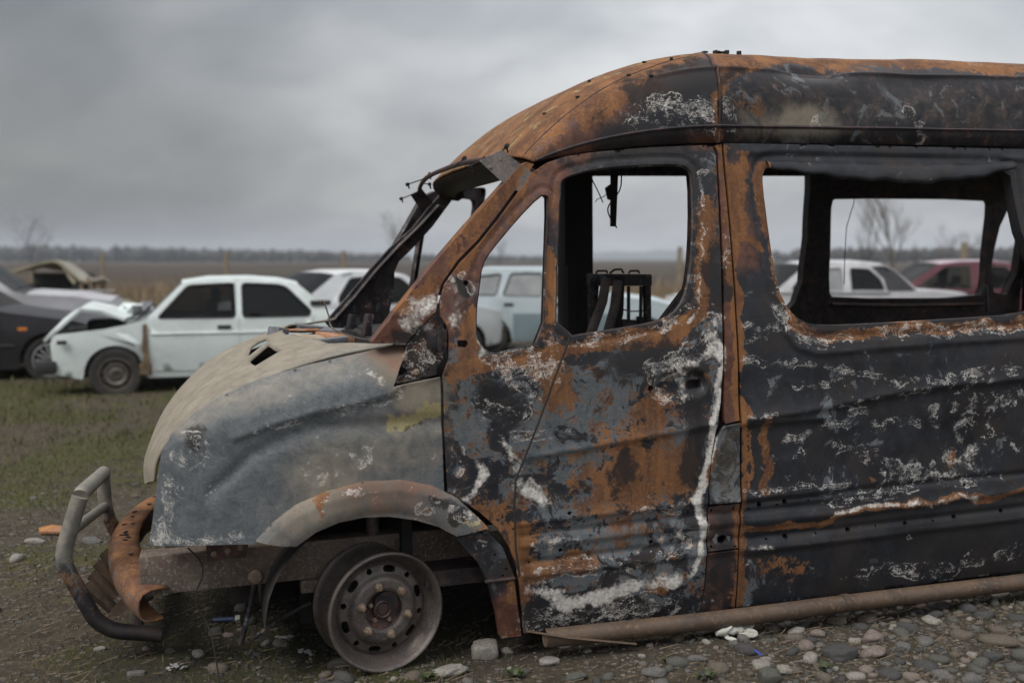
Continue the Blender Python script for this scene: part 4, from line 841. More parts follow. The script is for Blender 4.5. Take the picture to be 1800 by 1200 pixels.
# orange bumper beam: bowed C-section, open at the back
bc = [(*q, v_) for q, v_ in zip([(-0.829, 0.282)]+[(-0.88, 0.301)]+[(-0.93, 0.317)]+[(-0.966, 0.321)]+[(-0.979, 0.315)]+[(-0.957, 0.31)]+[(-0.899, 0.304)]+[(-0.832, 0.305)], (.20, .30, .48, .72, 1.0, 1.28, 1.55, 1.70))]
bc = [(a, v_, b) for a, b, v_ in bc]
cs = [(.078, .050), (.050, .056), (.010, .058), (-.022, .050), (-.038, .030), (-.043, .0), (-.038, -.030), (-.020, -.052), (.02, -.060), (.052, -.058)]
path = smooth_path(bc, 6); V = []
for i, p in enumerate(path):
    t = (path[min(i+1, len(path)-1)]-path[max(i-1, 0)]).normalized(); out = Vector((t.y, -t.x, 0)).normalized()   # horizontal, towards the rear
    if out.x < 0: out = -out
    V += [p+out*a+Vector((0, 0, b+.003*math.sin(i*1.7)*(a > .04))) for a, b in cs]
m = len(cs)
bb = mk('bumper_beam', V, [[i*m+j, (i+1)*m+j, (i+1)*m+j+1, i*m+j+1] for i in range(len(path)-1) for j in range(m-1)], M['burnt'], van)
nb = len(V); f_ = np.tile(np.arange(m)/(m-1), len(path)); g_ = np.repeat(np.linspace(0, 1, len(path)), m); ch = np.zeros((8, nb)); ch[0] = .88-.30*(f_ > .35)*(f_ < .8)*(g_ < .5); ch[1] = .25+.45*(f_ > .3)*(f_ < .8)*(g_ < .5); ch[5] = .3; ch[7] = .12; set_wear(bb, ch)
bb.modifiers.new('thickness', 'SOLIDIFY').thickness = .006
mb = MB(); mb.box((-.74, 1.05, .36), (.10, .8, .09)); mb.build('beam_filler', M['soot'], bb)
for k in range(16):
    i = rng.randrange(14, len(path)-2); p = path[i]; mb = MB(); mb.box(p+Vector((rng.uniform(-.0, .045), 0, .0605)), (.012+.012*rng.random(), .010, .004), Matrix.Rotation(rng.random()*3, 3, 'Z'), .001); mb.build('soot_flake', M['soot'], bb, smooth=False)
# side step tube with a cut front end, and its loose strip
t0 = [(0.576, 0.073), (1.246, 0.058), (1.929, 0.056), (2.809, 0.048)]
pt = [(a, -.02, max(b, .036)) for a, b in t0]; pt.append((3.05, -.02, pt[-1][2]))
mb = MB(); mb.tube(smooth_path(pt, 8), .0355, 20, False); mb.tube(smooth_path(pt, 8), .0315, 20, False); mb.build('side_step_tube', M['step'], van)
for a, b in [(0.928, 0.063), (1.874, 0.058)]:
    mb = MB(); mb.tube([(a, -.02, max(b, .036)+.0), (a+.03, -.02, max(b, .036)+.001)], .0375, 20); mb.build('tube_collar', M['step'], van)
mb = MB(); mb.tube([at([(0.489, 0.127)][0], -.06), at([(0.656, 0.08)][0], -.06), at([(0.93, 0.021)][0], -.06)], .009, 6, True, .4); mb.build('loose_strip', M['step'], van)
mb = MB(); mb.box((1.7, .09, .12), (2.5, .10, .06), None, .01); mb.box((1.75, .30, .22), (2.5, .05, .14)); mb.build('sill_box', M['soot'], van)

# seat-back frame standing in the cab, strap and strip hanging from the roof
SV = 1.25
def sp(x): return [(a, SV, b) for a, b in x]
mb = MB(); mb.prism([(a, SV-.02, b) for a, b in [(1.253, 1.408), (1.265, 1.411), (1.586, 1.403), (1.595, 1.397), (1.596, 1.344), (1.259, 1.348)]], (0, .05, 0)); st = mb.build('seat_frame', M['frame'], van)
for q in ([(1.271, 1.356), (1.273, 1.095), (1.257, 0.951)], [(1.576, 1.35), (1.58, 1.055), (1.58, 0.877)]): mb = MB(); mb.tube(sp(q), .023, 8); mb.build('seat_post', M['frame'], st)
for q in ([(1.302, 1.347), (1.292, 1.225), (1.282, 0.949)], [(1.474, 1.343), (1.474, 1.177), (1.464, 0.942)], [(1.544, 1.342), (1.541, 1.175), (1.535, 0.939)]): mb = MB(); mb.tube(sp(q), .010, 6); mb.build('seat_rod', M['frame'], st)
for q in ([(1.271, 1.275), (1.333, 1.271)], [(1.427, 1.228), (1.49, 1.214), (1.573, 1.215)]): mb = MB(); mb.tube(sp(q), .004, 6); mb.build('seat_wire', M['frame'], st)
for q in ([(1.317, 1.386), (1.298, 1.273), (1.231, 1.104), (1.169, 0.964)], [(1.381, 1.378), (1.362, 1.24), (1.318, 1.098), (1.28, 0.955)]): mb = MB(); mb.tube([(a, SV-.08, b) for a, b in q], .026, 8, True, .4); mb.build('seat_slat', M['wheel'], st)
mb = MB(); mb.prism([(a, SV-.03, b) for a, b in [(1.396, 1.394), (1.44, 1.393), (1.433, 1.207), (1.395, 1.062), (1.351, 0.947), (1.326, 0.948), (1.376, 1.15)]], (0, .04, 0)); mb.build('seat_spine', M['soot'], st)
mb = MB(); mb.prism([(a, SV-.03, b) for a, b in [(1.427, 1.178), (1.509, 1.17), (1.509, 0.94), (1.395, 0.945)]], (0, .05, 0)); mb.prism([(a, SV-.03, b) for a, b in [(1.525, 1.187), (1.551, 1.186), (1.548, 0.938), (1.522, 0.939)]], (0, .05, 0)); mb.build('seat_bracket', M['dark'], st)
for q in ([(1.296, 1.413), (1.302, 1.424), (1.352, 1.424), (1.358, 1.412)], [(1.371, 1.412), (1.396, 1.429), (1.434, 1.431), (1.446, 1.411)], [(1.475, 1.41), (1.484, 1.422), (1.528, 1.421), (1.535, 1.409)]): mb = MB(); mb.tube(sp(q), .006, 6); mb.build('seat_loop', M['frame'], st)
mb = MB(); mb.prism([(a, .9, b) for a, b in [(1.238, 1.962), (1.273, 1.963), (1.258, 1.637), (1.235, 1.638)]], (0, .02, 0)); mb.prism([(a, .89, b) for a, b in [(1.209, 1.817), (1.241, 1.839), (1.241, 1.759), (1.221, 1.765)]], (0, .03, 0)); mb.build('hanging_strip', M['soot'], van)
mb = MB(); mb.tube([(a, 1.1, b) for a, b in [(1.203, 1.913), (1.22, 1.864), (1.25, 1.809), (1.273, 1.76)]], .003, 5); mb.tube([(a, 1.1, b) for a, b in [(1.232, 1.76), (1.244, 1.776), (1.274, 1.787), (1.304, 1.81)]], .002, 5); mb.build('hanging_wire', M['soot'], van)
mb = MB(); mb.prism([(a, .30, b) for a, b in [(1.316, 1.366), (1.334, 1.366), (1.316, 1.271), (1.199, 1.197), (1.173, 1.197)]], (0, .03, 0)); mb.build('belt_anchor_strut', M['soot'], van)
wf = [(a, 1.5, b) for a, b in [(2.998, 1.809), (2.991, 1.77), (2.977, 1.737), (2.948, 1.646), (2.94, 1.482), (2.939, 1.318)]]
mb = MB(); mb.tube(wf, .0025, 5); mb.build('hanging_wire', M['soot'], van)
# wire trailing from the chassis to the ground
cw = [(a, .16, b) for a, b in [(-0.69, 0.494), (-0.65, 0.443), (-0.644, 0.391), (-0.668, 0.331), (-0.666, 0.279), (-0.639, 0.224), (-0.618, 0.158), (-0.599, 0.093)]]
cw[-1] = (cw[-1][0], .10, .006); cw[-2] = (cw[-2][0], .13, max(.03, cw[-2][2]))
mb = MB(); mb.tube(smooth_path(cw, 5), .003, 6); mb.build('trailing_wire', M['soot'], van)

# ------------------------------------------------------------------ nudge bar lying against the nose
BM = VAN_M @ Matrix.Translation((-1.0, .8, 0)); bar = tag(empty('bull_bar', BM), 'bent scorched tubular bull bar lying on the grass before the van', 'bull bar')
def bl(p): return (p[0]+1.0, p[1]-.8, p[2])
def bar_wear_highlight(o):  # wear by height; the pale tops also carry a highlight in the colour
    co = np.zeros(len(o.data.vertices)*3); o.data.vertices.foreach_get('co', co); z = co.reshape(-1, 3)[:, 2]; n = len(z); ch = np.zeros((8, n)); up = np.clip((z-.30)/.14, 0, 1); mid = np.exp(-((z-.30)/.10)**2)
    ch[4] = .52*up; ch[3] = .22*up; ch[1] = .3+.4*up; ch[7] = .55*(1-up); ch[0] = .34*(1-up)+.25*mid+.22*up; ch[6] = .35*mid; ch[5] = .3*(1-up); set_wear(o, ch); return o
def corner(P, r=.07, n=5):
    """bent tube: straight runs with tight bends"""
    P = [Vector(p) for p in P]; out = [P[0]]
    for a, p, b in zip(P[:-2], P[1:-1], P[2:]):
        k = min(r, (a-p).length*.45, (b-p).length*.45); q0 = p+(a-p).normalized()*k; q2 = p+(b-p).normalized()*k
        out += [q0*(1-t)**2+p*2*t*(1-t)+q2*t*t for t in [i/n for i in range(n+1)]]
    return out+[P[-1]]
n_leg = [(a, .45, max(b, .036)) for a, b in [(-1.067, 0.642), (-1.129, 0.455), (-1.134, 0.396), (-1.035, 0.168), (-0.974, 0.121), (-0.805, 0.087)]]
f_leg = [(a, 1.25, max(b, .036)) for a, b in [(-1.066, 0.555), (-1.062, 0.379), (-0.984, 0.205), (-0.891, 0.116), (-0.798, 0.096)]]
for lg in (n_leg, f_leg):
    mb = MB(); mb.tube([bl(p) for p in corner(lg)], .0295, 16); bar_wear_highlight(mb.build('leg', M['burnt'], bar))
a0, a1 = Vector(n_leg[0]), Vector(f_leg[0])
mb = MB(); mb.tube([bl(p) for p in corner([n_leg[0], a0.lerp(a1, .03)+Vector((.006, 0, .012)), a0.lerp(a1, .97)+Vector((.006, 0, .012)), f_leg[0]], .05)], .0293, 16); bar_wear_highlight(mb.build('top_tube', M['burnt'], bar))
b0, b1 = Vector(n_leg[0]).lerp(Vector(n_leg[1]), .72), Vector(f_leg[0]).lerp(Vector(f_leg[1]), .80)
mb = MB(); mb.tube([bl(b0), bl(b1)], .020, 12); bar_wear_highlight(mb.build('cross_tube', M['burnt'], bar))
for v_, (p0, p1) in zip((.98, .84, .70, .56), ([(-1.051, 0.278), (-0.987, 0.193)], [(-1.062, 0.277), (-0.99, 0.183)], [(-1.07, 0.273), (-0.984, 0.171)], [(-1.075, 0.273), (-0.981, 0.168)])):
    mb = MB()
    for r_ in (.023, .019): mb.tube([bl((p0[0], v_, p0[1])), bl((p1[0], v_, max(.05, p1[1])))], r_, 10, False)
    mb.build('grille_slat', M['step'], bar)
mb = MB(); mb.prism([bl((a, .42, b)) for a, b in [(-0.994, 0.185), (-0.938, 0.254), (-0.917, 0.235), (-0.924, 0.205), (-0.952, 0.187)]], (0, .008, 0)); mb.build('mount_plate', M['step'], bar, smooth=False)
mb = MB(); mb.tube([bl((-.90, .48, .10)), bl((-.88, 1.28, .12))], .024, 10); mb.build('lower_tube', M['dark'], bar)

# ------------------------------------------------------------------ wrecked cars behind the van
M['tyre'] = mat_plain('tyre_rubber', (.020, .019, .018), (.040, .036, .032), .85, 0, 10, .2, dirt=.5, dirtcol=(.07, .06, .045))
M['steel_rim'] = mat_plain('car_rim', (.16, .145, .13), (.07, .055, .045), .6, .3, 9, .1, dirt=.4)
M['alloy_rim'] = mat_plain('alloy_rim', (.42, .42, .43), (.30, .30, .31), .4, .6, 9)
M['trim'] = mat_plain('black_trim', (.018, .018, .019), (.030, .029, .028), .6, 0, 9)
M['bare'] = mat_plain('torn_edge_rust', (.075, .048, .028), (.20, .145, .085), .85, 0, 12, .3)
M['chrome'] = mat_plain('dull_chrome', (.55, .55, .55), (.42, .42, .42), .3, .8, 6)
M['amber'] = mat_plain('amber_lens', (.62, .20, .02), (.5, .15, .02), .3, 0, 20)
M['redlens'] = mat_plain('red_lens', (.42, .012, .02), (.32, .01, .015), .3, 0, 20)
M['lens'] = mat_plain('clear_lens', (.45, .47, .48), (.3, .3, .3), .2, .2, 20)
M['cloth'] = mat_plain('seat_cloth', (.035, .034, .036), (.06, .058, .06), .9, 0, 12)
M['cloth_l'] = mat_plain('seat_cloth_pale', (.16, .15, .15), (.10, .095, .095), .9, 0, 12)
GL_D = mat_glass('dark_window', (.10, .10, .11), .30); GL_T = mat_glass('tinted_window', (.42, .44, .44), .62); GL_C = mat_glass('clear_window', (.62, .65, .64), .74); GL_M = mat_glass('dusty_window', (.40, .42, .42), .5)
M['dusty'] = mat_plain('dust_filmed_glass', (.26, .27, .275), (.17, .175, .18), .35, 0, 3, 0, spec=.6)
def paint(name, c, c2=None, dirt=.25): return mat_plain(name, c, c2 or tuple(x*.88 for x in c), .36, 0, 3, 0, None, .5, dirt)
def soft(P, r=.045):
    """polygon with small rounded corners"""
    out = []; n = len(P)
    for i in range(n):
        p, a, b = Vector(P[i]), Vector(P[i-1]), Vector(P[(i+1) % n]); d1 = a-p; d2 = b-p; k = min(r, d1.length*.4, d2.length*.4)
        q0 = p+d1.normalized()*k; q2 = p+d2.normalized()*k; out += [tuple(q0), tuple(q0*.25+p*.5+q2*.25), tuple(q2)]
    return out
def arc(cx, cz, r, a0, a1, n=12): return [(cx+r*math.cos(a0+(a1-a0)*k/n), cz+r*math.sin(a0+(a1-a0)*k/n)) for k in range(n+1)]
def car(name, label, loc, ang, S):
    root = empty(name, Matrix.Translation(loc) @ Matrix.Rotation(ang, 4, 'Z')); tag(root, label, 'car', 'wrecked cars on the grass')
    W, L, zb, belt = S['W'], S['L'], S.get('zb', .26), S['belt']; tum = S.get('tum', .30); body = S['paint']; top = S['top']; xf, xr, ra = S['xf'], S['xr'], S.get('ra', .34); rw = S.get('rw', .29)
    def hw(x, z):
        x = np.asarray(x, float); z = np.asarray(z, float)
        h = W/2-.035*np.clip((.62-z)/.4, 0, 1)**1.5-.012*np.clip((z-.66)/.2, 0, 1)-tum*np.clip(z-belt, 0, 1)
        return h-.10*np.clip((.55-x)/.55, 0, 1)**2-.08*np.clip((x-(L-.5))/.5, 0, 1)**2
    # side skin
    bot = [(top[0][0]+.02, zb+.06), (xf-ra-.02, zb)] + arc(xf, rw, ra, math.pi*1.0, 0, 14)[0:] + [(xf+ra+.02, zb), (xr-ra-.02, zb)] + arc(xr, rw, ra, math.pi*1.0, 0, 14) + [(xr+ra+.02, zb), (top[-1][0]-.02, zb+.05)]
    out = bot + [tuple(p) for p in top[::-1]]
    wins = [soft(w_) for w_ in S['wins']]
    for sd in (-1, 1):
        def mp(u, w, off=0.): return u, sd*(hw(u, w)+off), w
        V, Fa, lps = cut(out, wins, .075); u, v, w = mp(V[:, 0], V[:, 1]); mk('body_side', np.stack([u, v, w], 1), Fa.tolist() if sd < 0 else Fa[:, ::-1].tolist(), body, root)
        if S.get('lower'):
            lo = [(top[0][0]+.05, .30), (xf-ra-.03, .30)]+[(xf-ra-.03, S['split']), (top[0][0]+.05, S['split'])]
            for q in ([(xf+ra+.03, zb+.02), (xr-ra-.03, zb+.02), (xr-ra-.03, S['split']), (xf+ra+.03, S['split'])],):
                V, Fa, lps = cut(q, [], .1); u, v, w = mp(V[:, 0], V[:, 1], .011); mk('lower_panel', np.stack([u, v, w], 1), Fa.tolist(), S['lower'], root)
        gl = S.get('glass', GL_D)
        for k, w_ in enumerate(wins):
            g_ = gl[k] if isinstance(gl, list) else gl
            if g_ is None: continue
            V, Fa, lps = cut(w_, [], .12); u, v, w = mp(V[:, 0], V[:, 1], -.012); mk('window_pane', np.stack([u, v, w], 1), Fa.tolist(), g_, root)
            q = np.array(dens(w_, .08)); a, b, c = mp(q[:, 0], q[:, 1], .002); pts = list(zip(a, b, c)); pts.append(pts[0]); mb = MB(); mb.tube(pts, .011, 5, False); mb.build('window_seal', S.get('seal', M['trim']), root)
        for k, dr in enumerate(S.get('doors', [])):
            hs = [w_ for w_ in wins if inside(np.array([np.mean([p[0] for p in w_])]), np.array([np.mean([p[1] for p in w_])]), dr)[0]]
            d_ = sheet('door', dr, hs, lambda u, w: mp(u, w, .009), .08, root, body, .012, None, fdir=(0, -sd, 0), flip=sd > 0)
            x1 = max(p[0] for p in dr); hz = belt-.10
            if S.get('flip_handle'): x1 = min(p[0] for p in dr)+.26
            mb = MB(); hx_ = x1-.16; yy = float(hw(hx_, hz)); mb.box((hx_, sd*(yy+.014), hz), (.15, .022, .045), None, .008); mb.build('door_handle', M['trim'], d_)
        for nm, q, mt, off in S.get('panels', []):
            V, Fa, lps = cut(q, [], .08); u, v, w = mp(V[:, 0], V[:, 1], off); mk(nm, np.stack([u, v, w], 1), Fa.tolist(), mt, root)
        if S.get('strip'):
            mb = MB(); xs = np.linspace(xf+ra+.05, xr-ra-.05, 8); mb.tube([(x, sd*(float(hw(x, S['strip']))+.012), S['strip']) for x in xs], .012, 6); mb.build('side_moulding', S.get('strip_mat', M['trim']), root)
    # skins across the car along its top line
    for nm, i0, i1, mt, crown in S['strips']:
        pl = dens([tuple(p) for p in top[i0:i1+1]], .09, False); V = []; nc = 13
        for x, z in pl:
            h = float(hw(x, z))
            for j in range(nc):
                t = 2*j/(nc-1)-1; V.append((x-crown*.6*(1-t*t)*(1 if x < L/2 else -1), t*h, z+crown*(1-abs(t)**2.6)))
        mk(nm, V, [[i*nc+j, (i+1)*nc+j, (i+1)*nc+j+1, i*nc+j+1] for i in range(len(pl)-1) for j in range(nc-1)], mt, root)
    # wheels
    for x in (xf, xr):
        for sd in (-1, 1):
            if (x, sd) in S.get('nowheel', []): continue
            wl = empty('wheel'); wl.parent = root; wl.location = (x, sd*(W/2-.12), rw); 
            if sd > 0: wl.rotation_euler = (0, 0, math.pi)
            sq = S.get('squash', 1); mb = MB(); mb.lathe([(rw*.62, -.075), (rw*.70, -.095), (rw*.90, -.10), (rw*.985, -.075), (rw, 0), (rw*.985, .075), (rw*.9, .10), (rw*.7, .095), (rw*.62, .075)], 40)
            ty = mb.build('tyre', M['tyre'], wl)
            if S.get('alloy'):
                mb = MB(); mb.lathe([(rw*.70, -.092), (rw*.645, -.096), (rw*.62, -.07), (rw*.60, .02), (rw*.62, .08)], 36)
                mb.lathe([(0, -.085), (.045, -.085), (.055, -.06), (.055, .0)], 16)
                for k in range(14):
                    a = 2*math.pi*k/14; mb.box((rw*.35*math.cos(a), -.068, rw*.35*math.sin(a)), (rw*.56, .025, .022), Matrix.Rotation(-a, 3, 'Y'), .004)
                mb.build('rim', M['alloy_rim'], wl); mb = MB(); mb.lathe([(0, .0), (rw*.6, .0)], 24); mb.build('brake_disc', M['trim'], wl)
            else:
                mb = MB(); mb.lathe([(rw*.68, -.085), (rw*.63, -.092), (rw*.61, -.07), (rw*.56, -.035), (rw*.50, -.05), (rw*.40, -.07), (rw*.30, -.055), (rw*.26, -.06), (rw*.15, -.068), (rw*.14, -.05), (0, -.05)], 36); mb.build('rim', M['steel_rim'], wl)
                for k in range(8):
                    a = 2*math.pi*k/8; mb = MB(); mb.lathe([(0, -.060), (.022, -.058), (.024, -.050)], 10, 'y', (rw*.47*math.cos(a), 0, rw*.47*math.sin(a))); mb.build('rim_vent', M['trim'], wl)
    # floor and cabin
    mb = MB(); mb.box((L/2, 0, zb+.10), (L-.5, W-.30, .10)); mb.box(((xf+xr)/2, 0, zb+.25), (xr-xf-2*ra, W-.16, .26)); mb.build('floor_pan', M['trim'], root)
    for x in (xf, xr):
        mb = MB(); mb.box((x, 0, .48), (2*ra-.02, W-.46, .40)); mb.build('wheel_housing', M['trim'], root)
    for x in S.get('seats', []):
        for y in (-.35, .35):
            mb = MB(); mb.box((x, y, .50), (.48, .48, .16), None, .05); mb.box((x+S.get('lean', .22), y, .80), (.13, .46, .56), Matrix.Rotation(.25*S.get('lean', .22)/.22, 3, 'Y'), .05); mb.box((x+S.get('lean', .22)*1.45, y, 1.13), (.10, .26, .16), None, .04); mb.build('seat', S.get('seat_mat', M['cloth']), root)
    for nm, c, sz, mt in S.get('boxes', []):
        mb = MB(); mb.box(c, sz, None, min(sz)*.25); mb.build(nm, mt, root)
    return root
def gxy(p, dz=0.): return (p[0], p[1], dz)
def place(p, a, local):
    """ground point p is where the car's local point (x, y) stands, a the heading of its length axis"""
    x, y = local; return (p[0]-x*math.cos(a)+y*math.sin(a), p[1]-x*math.sin(a)-y*math.cos(a))

# white saloon with torn front
wht = paint('white_paint', (.66, .72, .71), (.60, .66, .65), .2); A1 = R(17)
T_A = [(.05, .42), (.03, .62), (.06, .74), (.60, .80), (1.18, .86), (1.30, .90), (1.70, 1.345), (2.0, 1.395), (2.45, 1.40), (2.80, 1.37), (3.0, 1.32), (3.42, .93), (3.60, .89), (4.05, .85), (4.10, .62), (4.08, .38)]
pA = [(-4.451, 11.123)][0]; loc = place(pA, A1, (.70, -.72))
S_A = dict(W=1.60, L=4.1, belt=.90, top=T_A, xf=.70, xr=3.12, ra=.33, rw=.285, zb=.24, paint=wht, tum=.32,
 wins=[[(1.42, .905), (1.76, 1.315), (2.22, 1.34), (2.27, 1.335), (2.28, .90)], [(2.355, .90), (2.355, 1.34), (2.76, 1.32), (2.86, 1.29), (3.13, .985), (3.13, .93), (3.10, .905)]],
 doors=[[(1.30, .32), (1.36, .90), (1.74, 1.345), (2.28, 1.372), (2.31, .9), (2.31, .30)], [(2.325, .30), (2.325, 1.372), (2.76, 1.345), (3.17, .93), (3.10, .75), (2.82, .62), (2.74, .45), (2.72, .30)]],
 strips=[('windscreen', 5, 6, GL_D, .02), ('roof', 6, 10, wht, .025), ('rear_window', 10, 11, GL_D, .02), ('boot_lid', 11, 13, wht, .01), ('rear_panel', 13, 15, wht, .01)], seats=[1.75, 2.55], glass=[GL_T, GL_D], strip=.735, strip_mat=wht,
 boxes=[('rear_bumper', (4.12, 0, .46), (.12, 1.56, .12), M['trim']), ('front_bumper', (-.02, -.50, .38), (.22, .52, .15), M['trim']), ('pillar_vent', (3.25, -.745, 1.06), (.24, .06, .06), M['trim']), ('tail_light', (4.09, -.60, .72), (.06, .30, .16), M['redlens']), ('dash', (1.42, 0, .80), (.2, 1.2, .16), M['trim'])])
def back(x): return x-.27 if x > 1.1 else x                     # short-nosed saloon: cabin set forward
S_A['top'] = [(back(x), z-.05*max(0, (z-.9)/.5)) for x, z in T_A]
for key in ('wins', 'doors'): S_A[key] = [[(back(x), z-.05*max(0, (z-.9)/.5)) for x, z in q] for q in S_A[key]]
S_A['boxes'] = [(n_, (back(c_[0]), c_[1], c_[2]), z_, m_) for n_, c_, z_, m_ in S_A['boxes']]; S_A['seats'] = [back(x) for x in S_A['seats']]; S_A['xr'] = back(3.12); S_A['L'] = 3.85
ca = car('white_saloon', 'white old saloon with torn front wing and crumpled open bonnet', (loc[0], loc[1], -.075), A1, S_A)
# folded bonnet, torn front edge, crushed engine bay
V = [(-.02, -.70, .66), (-.03, -.1, .70), (-.02, .66, .72), (.12, -.74, .78), (.12, -.1, .86), (.12, .7, .90), (.36, -.66, 1.00), (.38, -.05, 1.04), (.36, .66, 1.03), (.56, -.62, .97), (.60, 0, .99), (.56, .66, .98), (.80, -.66, .875), (.86, -.02, .89), (.82, .62, .88)]
hb = mk('bonnet', V, [[i*3+j, i*3+j+1, i*3+j+4, i*3+j+3] for i in range(4) for j in range(2)], wht, ca, smooth=False); hb.modifiers.new('thickness', 'SOLIDIFY').thickness = .03
mb = MB(); mb.box((.50, 0, .55), (.8, 1.1, .36), None, .05); mb.box((.55, .1, .78), (.4, .5, .16), None, .04); mb.build('engine_bay', M['trim'], ca)
mb = MB()
for k in range(16):
    mb = MB(); mb.box((.84+rng.uniform(-.12, .15), rng.uniform(-.6, .6), .90+rng.random()*.10), (rng.uniform(.08, .25), rng.uniform(.1, .25), .03), Matrix.Rotation(rng.random()*3, 3, 'Z') @ Matrix.Rotation(rng.uniform(-.9, .9), 3, 'X'), .005); mb.build('crumpled_scrap', wht if k % 3 else M['debris_g'], ca, smooth=False)
for sd in (-1,):
    mb = MB(); mb.prism([(1.00, sd*.80, .84), (1.045, sd*.80, .85), (1.05, sd*.81, .62), (1.07, sd*.81, .45), (1.06, sd*.81, .28), (.99, sd*.81, .29), (.985, sd*.815, .42), (1.005, sd*.81, .50), (.98, sd*.81, .58), (1.00, sd*.81, .70)], (0, sd*.018, 0)); mb.build('torn_hinge_post', M['bare'], ca); mb = MB(); mb.box((1.02, sd*.795, .34), (.13, .04, .13), None, .012); mb.build('torn_sill_end', M['bare'], ca)
mb = MB(); mb.box((.16, -.79, .66), (.10, .03, .045), None, .008); mb.build('side_repeater', M['trim'], ca)
V = [(.55, -.80, .74), (.70, -.815, .755), (.84, -.80, .74), (.98, -.785, .76), (1.00, -.79, .62), (.90, -.835, .64), (.97, -.81, .44), (1.00, -.78, .38)]
mk('buckled_wing', V, [[0, 1, 5], [1, 2, 5], [2, 3, 4, 5], [5, 4, 7, 6]], wht, ca, smooth=False)

# black hatchback at the left edge, nose to the right
blk = paint('black_paint', (.012, .0115, .015), (.018, .017, .021), .12); A2 = R(180+14)
T_B = [(.06, .30), (.02, .50), (.10, .68), (.55, .80), (1.25, .90), (1.45, .94), (2.15, 1.40), (2.4, 1.45), (3.0, 1.44), (3.6, 1.38), (4.05, 1.02), (4.15, .70), (4.12, .34)]
pB = [(-5.819, 12.522)][0]; loc = place(pB, A2, (.82, .74))
S_B = dict(W=1.72, L=4.15, belt=.92, top=T_B, xf=.82, xr=3.36, ra=.35, rw=.305, zb=.20, paint=blk, tum=.28, alloy=True, strip=.50,
 wins=[[(1.80, .95), (2.25, 1.33), (2.50, 1.365), (2.52, .94)], [(2.60, .94), (2.60, 1.365), (3.15, 1.34), (3.45, 1.02), (3.42, .95)]], doors=[[(1.40, .28), (1.50, .93), (2.17, 1.38), (2.55, 1.405), (2.56, .27)]],
 strips=[('bonnet', 2, 5, blk, .03), ('front_panel', 0, 2, blk, .05), ('windscreen', 5, 6, M['soot'], .03), ('roof', 6, 9, blk, .03), ('rear_window', 9, 10, GL_D, .02), ('tailgate', 10, 12, blk, .03)], seats=[2.0, 2.9],
 boxes=[('headlight', (.14, .60, .64), (.24, .34, .16), M['lens']), ('headlight', (.14, -.60, .64), (.24, .34, .16), M['lens']), ('wing_mirror', (1.62, .93, .98), (.14, .18, .13), blk)])
cb = car('black_hatchback', 'black hatchback with alloy wheels and amber side lamp', (loc[0], loc[1], -.07), A2, S_B)
mb = MB(); mb.box((1.12, .845, .70), (.11, .03, .045), None, .01); mb.build('side_lamp', M['amber'], cb)
mb = MB(); mb.box((-.02, .40, .74), (.10, .24, .07), None, .02); mb.build('red_lens', M['redlens'], cb)

# silver saloon behind it
slv = paint('silver_paint', (.46, .46, .48), (.40, .40, .42), .3); A3 = R(180+16)
T_C = [(.05, .40), (.03, .60), (.10, .86), (.60, .95), (1.25, .99), (1.42, 1.03), (1.92, 1.42), (2.3, 1.47), (2.9, 1.46), (3.2, 1.40), (3.65, 1.02), (4.6, .95), (4.7, .6), (4.66, .38)]
pC = [(-5.98, 15.18, 0.59)][0]; loc = place(pC, A3, (0, .55))
S_C = dict(W=1.78, L=4.7, belt=1.02, top=T_C, xf=.95, xr=3.75, ra=.35, rw=.32, paint=slv, wins=[[(1.66, 1.04), (2.02, 1.36), (2.50, 1.385), (2.52, 1.03)], [(2.60, 1.03), (2.60, 1.385), (3.1, 1.36), (3.38, 1.08), (3.34, 1.03)]], doors=[[(1.5, .34), (1.55, 1.02), (1.95, 1.40), (2.55, 1.43), (2.56, .34)]],
 strips=[('bonnet', 2, 4, slv, .05), ('cowl', 4, 5, M['trim'], .03), ('front_panel', 0, 2, slv, .03), ('windscreen', 5, 6, GL_M, .05), ('roof', 6, 9, slv, .04), ('rear_window', 9, 10, GL_D, .03), ('boot_lid', 10, 11, slv, .02), ('rear_panel', 11, 13, slv, .02)], seats=[2.1], glass=GL_M,
 boxes=[('front_bumper', (-.03, 0, .50), (.12, 1.7, .12), M['chrome']), ('bonnet_moulding', (.62, 0, 1.008), (1.0, .03, .02), M['chrome'])])
car('silver_saloon', 'silver old saloon with rounded bonnet behind the black hatchback', (loc[0], loc[1], 0), A3, S_C)

# crushed beige shell behind it: bent roof on torn pillars
A4 = R(6); pD = [(-9.36, 18.97, 0.36)][0]; shell = tag(empty('crushed_car_shell', Matrix.Translation((pD[0], pD[1], 0)) @ Matrix.Rotation(A4, 4, 'Z')), 'crushed beige car shell with buckled roof and torn pillars', 'car', 'wrecked cars on the grass')
bge = paint('beige_paint', (.33, .30, .215), (.26, .23, .165), .5)
rt = [(0, 1.29), (.25, 1.37), (.55, 1.43), (.80, 1.46), (.92, 1.43), (1.10, 1.27), (1.32, 1.10), (1.45, 1.16)]
V = [(x, y, z+.03*math.sin(3*y+x*4)-.10*(y > .5)*(x > .5)) for x, z in rt for y in (-.55, -.2, .2, .6)]
o_ = mk('buckled_roof', V, [[i*4+j, (i+1)*4+j, (i+1)*4+j+1, i*4+j+1] for i in range(len(rt)-1) for j in range(3)], bge, shell, smooth=False); o_.modifiers.new('thickness', 'SOLIDIFY').thickness = .05
